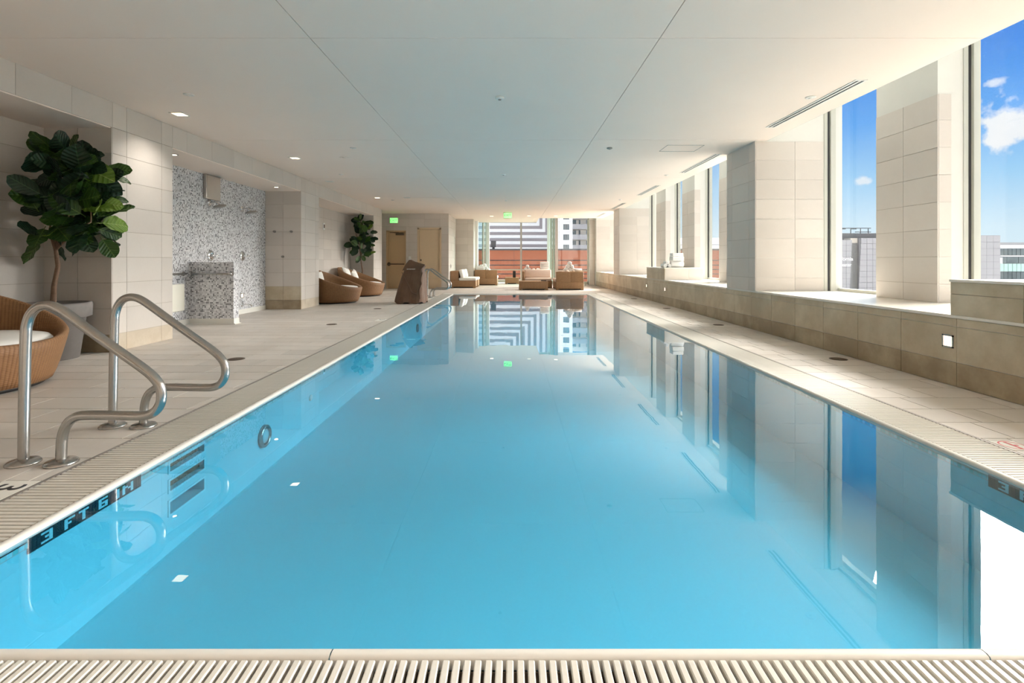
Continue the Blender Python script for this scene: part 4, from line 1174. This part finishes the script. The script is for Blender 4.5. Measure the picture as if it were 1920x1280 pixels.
# on the corner sofa
for (x, k, nm) in ((2.10, 0, 'left'), (2.24, 0, 'middle'), (2.38, 0, 'right')): rolled('%s rolled towel in the bottom row of the corner sofa pyramid' % nm, (x, 19.35, ZT), R(90), .07)
for (x, nm) in ((2.17, 'left'), (2.31, 'right')): rolled('%s rolled towel in the middle row of the corner sofa pyramid' % nm, (x, 19.35, ZT+.122), R(90), .07)
rolled('topmost rolled towel of the corner sofa pyramid', (2.24, 19.35, ZT+.244), R(90), .07)
rolled('single rolled towel lying crosswise at the right of the corner sofa', (2.52, 18.95, ZT), R(8), .058, .26)
# on the far ledge by the windows
rolled('bottom thick rolled towel on the far window ledge', (4.27, 12.95, BLK), R(0), .085, .32, 'ledge towels')
folded('middle folded towel on the far window ledge', (4.27, 12.97, BLK+.172), .29, .3, .10)
folded('top folded towel on the far window ledge', (4.265, 12.97, BLK+.28), .27, .28, .085)
rolled('left upright edge rolled towel beside the ledge stack', (3.935, 12.95, BLK), R(88), .05, .3, 'ledge towels')
rolled('small rolled towel against the ledge stack', (4.045, 12.95, BLK), R(88), .045, .3, 'ledge towels')
rolled('leaning rolled towel on top of the small ledge rolls', (3.985, 12.95, BLK+.085), R(88), .04, .28, 'ledge towels')

# ================================================================== OUTSIDE
structure('ground_outside', MB().box(-300, 500, -300, 700, -30.5, -30), 'ground_city')
# terracotta terrace wall beyond the glass
T0 = 38.0
tw = empty('terrace_wall', 'orange terracotta wall with dark ledges beyond the far windows', 'wall', (6, T0, -30))
zt = PZ(468, T0)
def tbox(name, mtl, x0, x1, y0, y1, z0, z1): return MB().box(x0-6, x1-6, y0-T0, y1-T0, z0+30, z1+30).build(name, mtl, tw)
zs = [zt, PZ(488, T0), PZ(497, T0), PZ(505.2, T0), PZ(513.5, T0), PZ(522, T0), PZ(531, T0), -6]
tbox('backing', 'bldg_dark', -10, 24, T0+.05, T0+.6, -30, zt)
for i in range(len(zs)-1):
    x = -10
    while x < 24:
        tbox('panel', 'terracotta', x+.01, min(24, x+3.4)-.01, T0-.0, T0+.05, zs[i+1]+.04, zs[i]-.03); x += 3.4
tbox('cap', 'bldg_dark', -10.1, 24.1, T0-.12, T0+.7, zt-.05, zt+.07)
# dark cabinet on the terrace wall
r_ = empty('roof_cabinet', 'black equipment box on top of the terracotta wall', 'cabinet', (PX(925, T0), T0+.3, zt+.07))
MB().box(-.20, .20, -.2, .2, .12, .62).build('body', 'gasket', r_); MB().box(-.10, .10, -.1, .1, 0, .12).build('foot', 'gasket', r_)
# striped office block: bands run level, then turn upward at the corner
S0 = 75.0
sb = empty('striped_building', 'white office block with grey bands turning upward at its corner', 'building', (PX(960, S0), S0, -30))
ox = sb.location.x
MB().box(PX(820, S0)-ox, PX(1031, S0)-ox, .3, 14, 0, 30+PZ(300, S0)).build('facade', 'bldg_white', sb)
for k in range(16):
    yt = 514-k*16.0*1.0
    z0_, z1_ = PZ(467.5-14.6*k, S0), PZ(461.5-14.6*k, S0)
    z0_, z1_ = PZ(463.3-11.5*k, S0), PZ(457.8-11.5*k, S0)
    xr = PX(min(1031, 1050-11.0*k), S0); hgt = PZ(300, S0)
    if xr < PX(850, S0): break
    MB().box(PX(820, S0)-ox, xr-ox, .24, .31, 30+z0_, 30+z1_).build('band', 'bldg_band', sb)
    if k > 1: MB().box(xr-.42-ox, xr-ox, .24, .31, 30+z1_, 30+hgt).build('band', 'bldg_band', sb)
MB().box(PX(820, S0)-ox, PX(1031, S0)-ox, .27, .31, 25, 30+PZ(464, S0)).build('band', 'bldg_white', sb)
# apartment tower
A0 = 80.0
at_ = empty('apartment_tower', 'white apartment tower with square windows and beige balconies', 'building', (PX(1070, A0), A0, -30))
ox = at_.location.x
MB().box(PX(1033, A0)-ox, PX(1073.5, A0)-ox, 0, 12, 0, 30+PZ(250, A0)).build('facade', 'bldg_white', at_)
MB().box(PX(1073.5, A0)-ox, PX(1140, A0)-ox, .8, 12, 0, 30+PZ(345, A0)).build('facade', 'bldg_beige', at_)
for k in range(12):
    yy = 469-k*19.2
    w_ = MB().box(PX(1056, A0)-ox, PX(1067, A0)-ox, -.06, .05, 30+PZ(yy, A0), 30+PZ(yy-10.5, A0)).build('window', 'bldg_glass', at_)
    for q in (.33, .66): MB().box(PX(1056+11*q-.35, A0)-ox, PX(1056+11*q+.35, A0)-ox, -.1, -.05, 30+PZ(yy, A0), 30+PZ(yy-10.5, A0)).build('mullion', 'bldg_band', w_)
    MB().box(PX(1033, A0)-ox, PX(1073.5, A0)-ox, -.02, .01, 30+PZ(yy-15.1, A0), 30+PZ(yy-14.7, A0)).build('joint', 'bldg_band', at_)
    if k < 3: MB().box(PX(1039, A0)-ox, PX(1046, A0)-ox, -.06, .05, 30+PZ(yy-130, A0), 30+PZ(yy-140, A0)).build('window', 'bldg_glass', at_)
MB().box(PX(1048.3, A0)-ox, PX(1048.8, A0)-ox, -.02, .01, 0, 30+PZ(250, A0)).build('joint', 'bldg_band', at_)
for k in range(6):
    yy = 468.5-k*19.4
    MB().box(PX(1073.5, A0)-ox, PX(1140, A0)-ox, -.3, .1, 30+PZ(yy, A0), 30+PZ(yy-9.3, A0)).build('balcony', 'bldg_panel', at_)
    w_ = MB().box(PX(1073.5, A0)-ox, PX(1104, A0)-ox, .55, .82, 30+PZ(yy-9.3, A0), 30+PZ(yy-18, A0)).build('window', 'bldg_glass', at_)
    MB().box(PX(1081, A0)-ox, PX(1086, A0)-ox, .45, .55, 30+PZ(yy-9.3, A0), 30+PZ(yy-17.5, A0)).box(PX(1089, A0)-ox, PX(1100, A0)-ox, .45, .55, 30+PZ(yy-9.3, A0), 30+PZ(yy-18, A0)).build('shutter', 'bldg_beige', w_)
# low grey roof building seen through the mid windows
G0 = 60.0
gr = empty('grey_roof_building', 'low grey roofed building behind the terracotta wall', 'building', (PX(1340, G0), G0, -30))
MB().box(-6, 12, 0, 12, 0, 30+PZ(458, G0)).build('wall', 'bldg_panel', gr); MB().add([(-6.4, -.4, 30+PZ(460, G0)), (12.4, -.4, 30+PZ(460, G0)), (12.4, 12, 30+PZ(437, G0)), (-6.4, 12, 30+PZ(437, G0)), (-6.4, -.4, 29.6+PZ(460, G0)), (12.4, -.4, 29.6+PZ(460, G0)), (12.4, 12, 29.6+PZ(437, G0)), (-6.4, 12, 29.6+PZ(437, G0))], [(0, 1, 2, 3), (7, 6, 5, 4), (0, 4, 5, 1), (1, 5, 6, 2), (2, 6, 7, 3), (3, 7, 4, 0)]).build('roof', 'bldg_roof', gr)
MB().box(-6.5, 12.5, -.5, -.3, 30+PZ(467, G0), 30+PZ(460, G0)).build('gutter', 'bldg_white', gr)
# theatre
H0 = 150.0
th = empty('theatre_building', 'grey panelled theatre with white wall lettering seen through the middle window', 'building', (PX(1600, H0), H0, -30))
ox = th.location.x
def hb(name, mtl, x0, x1, y0, y1, d0, d1, par=None): return MB().box(PX(x0, H0)-ox, PX(x1, H0)-ox, d0, d1, 30+PZ(y1, H0), 30+PZ(y0, H0)).build(name, mtl, par or th)
hb('block', 'bldg_panel_dark', 1500, 1598, 450, 640, .25, 25); hb('block', 'bldg_panel_dark', 1612, 1712, 446, 640, .25, 25)
hb('upper_storey', 'bldg_brick', 1480, 1725, 435, 452, 6, 30)
hb('recess', 'bldg_brick', 1590, 1620, 454, 640, 1.2, 4); hb('recess_head', 'bldg_beige', 1599, 1618, 446, 455, 1.0, 4)
for (xa, n, ya) in ((1510.5, 8, 449.5), (1614.5, 8, 446)):
    for i in range(n):
        for j in range(11):
            x0_ = xa+i*10.9; y0_ = ya+j*10.4
            lean = -.05*(y0_-450)
            x1_ = x0_+10.9
            if xa < 1600 and i == n-1: x1_ += lean
            elif xa > 1600: x0_ += lean if i == 0 else 0
            hb('panel', 'bldg_panel', x0_+.25, x1_-.25, y0_+.25, y0_+10.15, 0, .25)
rk = MB()
for (x0_, x1_, yy) in ((1560, 1591, 430), (1586, 1660, 425), (1600, 1611, 426.5), (1621, 1632, 426.5), (1630, 1660, 432.5)): rk.box(PX(x0_, H0)-ox, PX(x1_, H0)-ox, 6, 6.3, 30+PZ(yy+.7, H0), 30+PZ(yy-.5, H0))
for x0_ in (1568, 1584, 1601, 1621, 1640, 1655): rk.box(PX(x0_, H0)-ox, PX(x0_+.5, H0)-ox, 6, 6.3, 30+PZ(436, H0), 30+PZ(426, H0))
rk.build('roof_pipes', 'bldg_dark', th)
link('lettering', text_mesh('lettering', 'California', 1.52, 'sign_white', .05), th, (PX(1580.8, H0)-ox, -.06, 30+PZ(485.5, H0)), (R(90), 0, 0))
link('lettering', text_mesh('lettering', 'Theater', 1.32, 'sign_white', .05), th, (PX(1583, H0)-ox, -.06, 30+PZ(496.5, H0)), (R(90), 0, 0))
# office block at the right edge
of = empty('office_building', 'grey and glass office block beyond the nearest window', 'building', (PX(1880, H0), H0, -30))
ox = of.location.x
def ob(name, mtl, x0, x1, y0, y1, d0, d1, par=None): return MB().box(PX(x0, H0)-ox, PX(x1, H0)-ox, d0, d1, 30+PZ(y1, H0), 30+PZ(y0, H0)).build(name, mtl, par or of)
ob('stair_tower', 'bldg_panel_dark', 1790, 1876, 441, 640, .2, 20)
for i in range(7):
    for j in range(8): ob('panel', 'bldg_panel', 1785.5+i*12.9+.2, 1785.5+(i+1)*12.9-.2, 441.3+j*12.4, 441.3+(j+1)*12.4-.4, 0, .2)
ob('wing', 'bldg_white', 1876, 2150, 459, 640, 2, 25); ob('roof_edge', 'bldg_roof', 1876, 2150, 454, 459, 1.5, 25); ob('plant_room', 'bldg_brick', 1877, 1899, 449, 454, 4, 12)
for (ya, yb_, mt, wd) in ((465.5, 478.5, 'bldg_glass', 8.0), (509.5, 524, 'bldg_glass', 8.0), (493.8, 509.3, 'bldg_glass_green', 8.1), (481, 493.5, 'bldg_glass', 22)):
    ob('strip', 'bldg_dark', 1876.5, 2140, ya, yb_, 1.9, 2)
    x = 1876.8
    while x < 2130:
        ob('pane', mt, x+.45, x+wd-.45, ya+.4, yb_-.4, 1.75, 1.9); x += wd
ob('blank_panel', 'bldg_white', 1877, 1889, 482.5, 494, 1.5, 1.75)
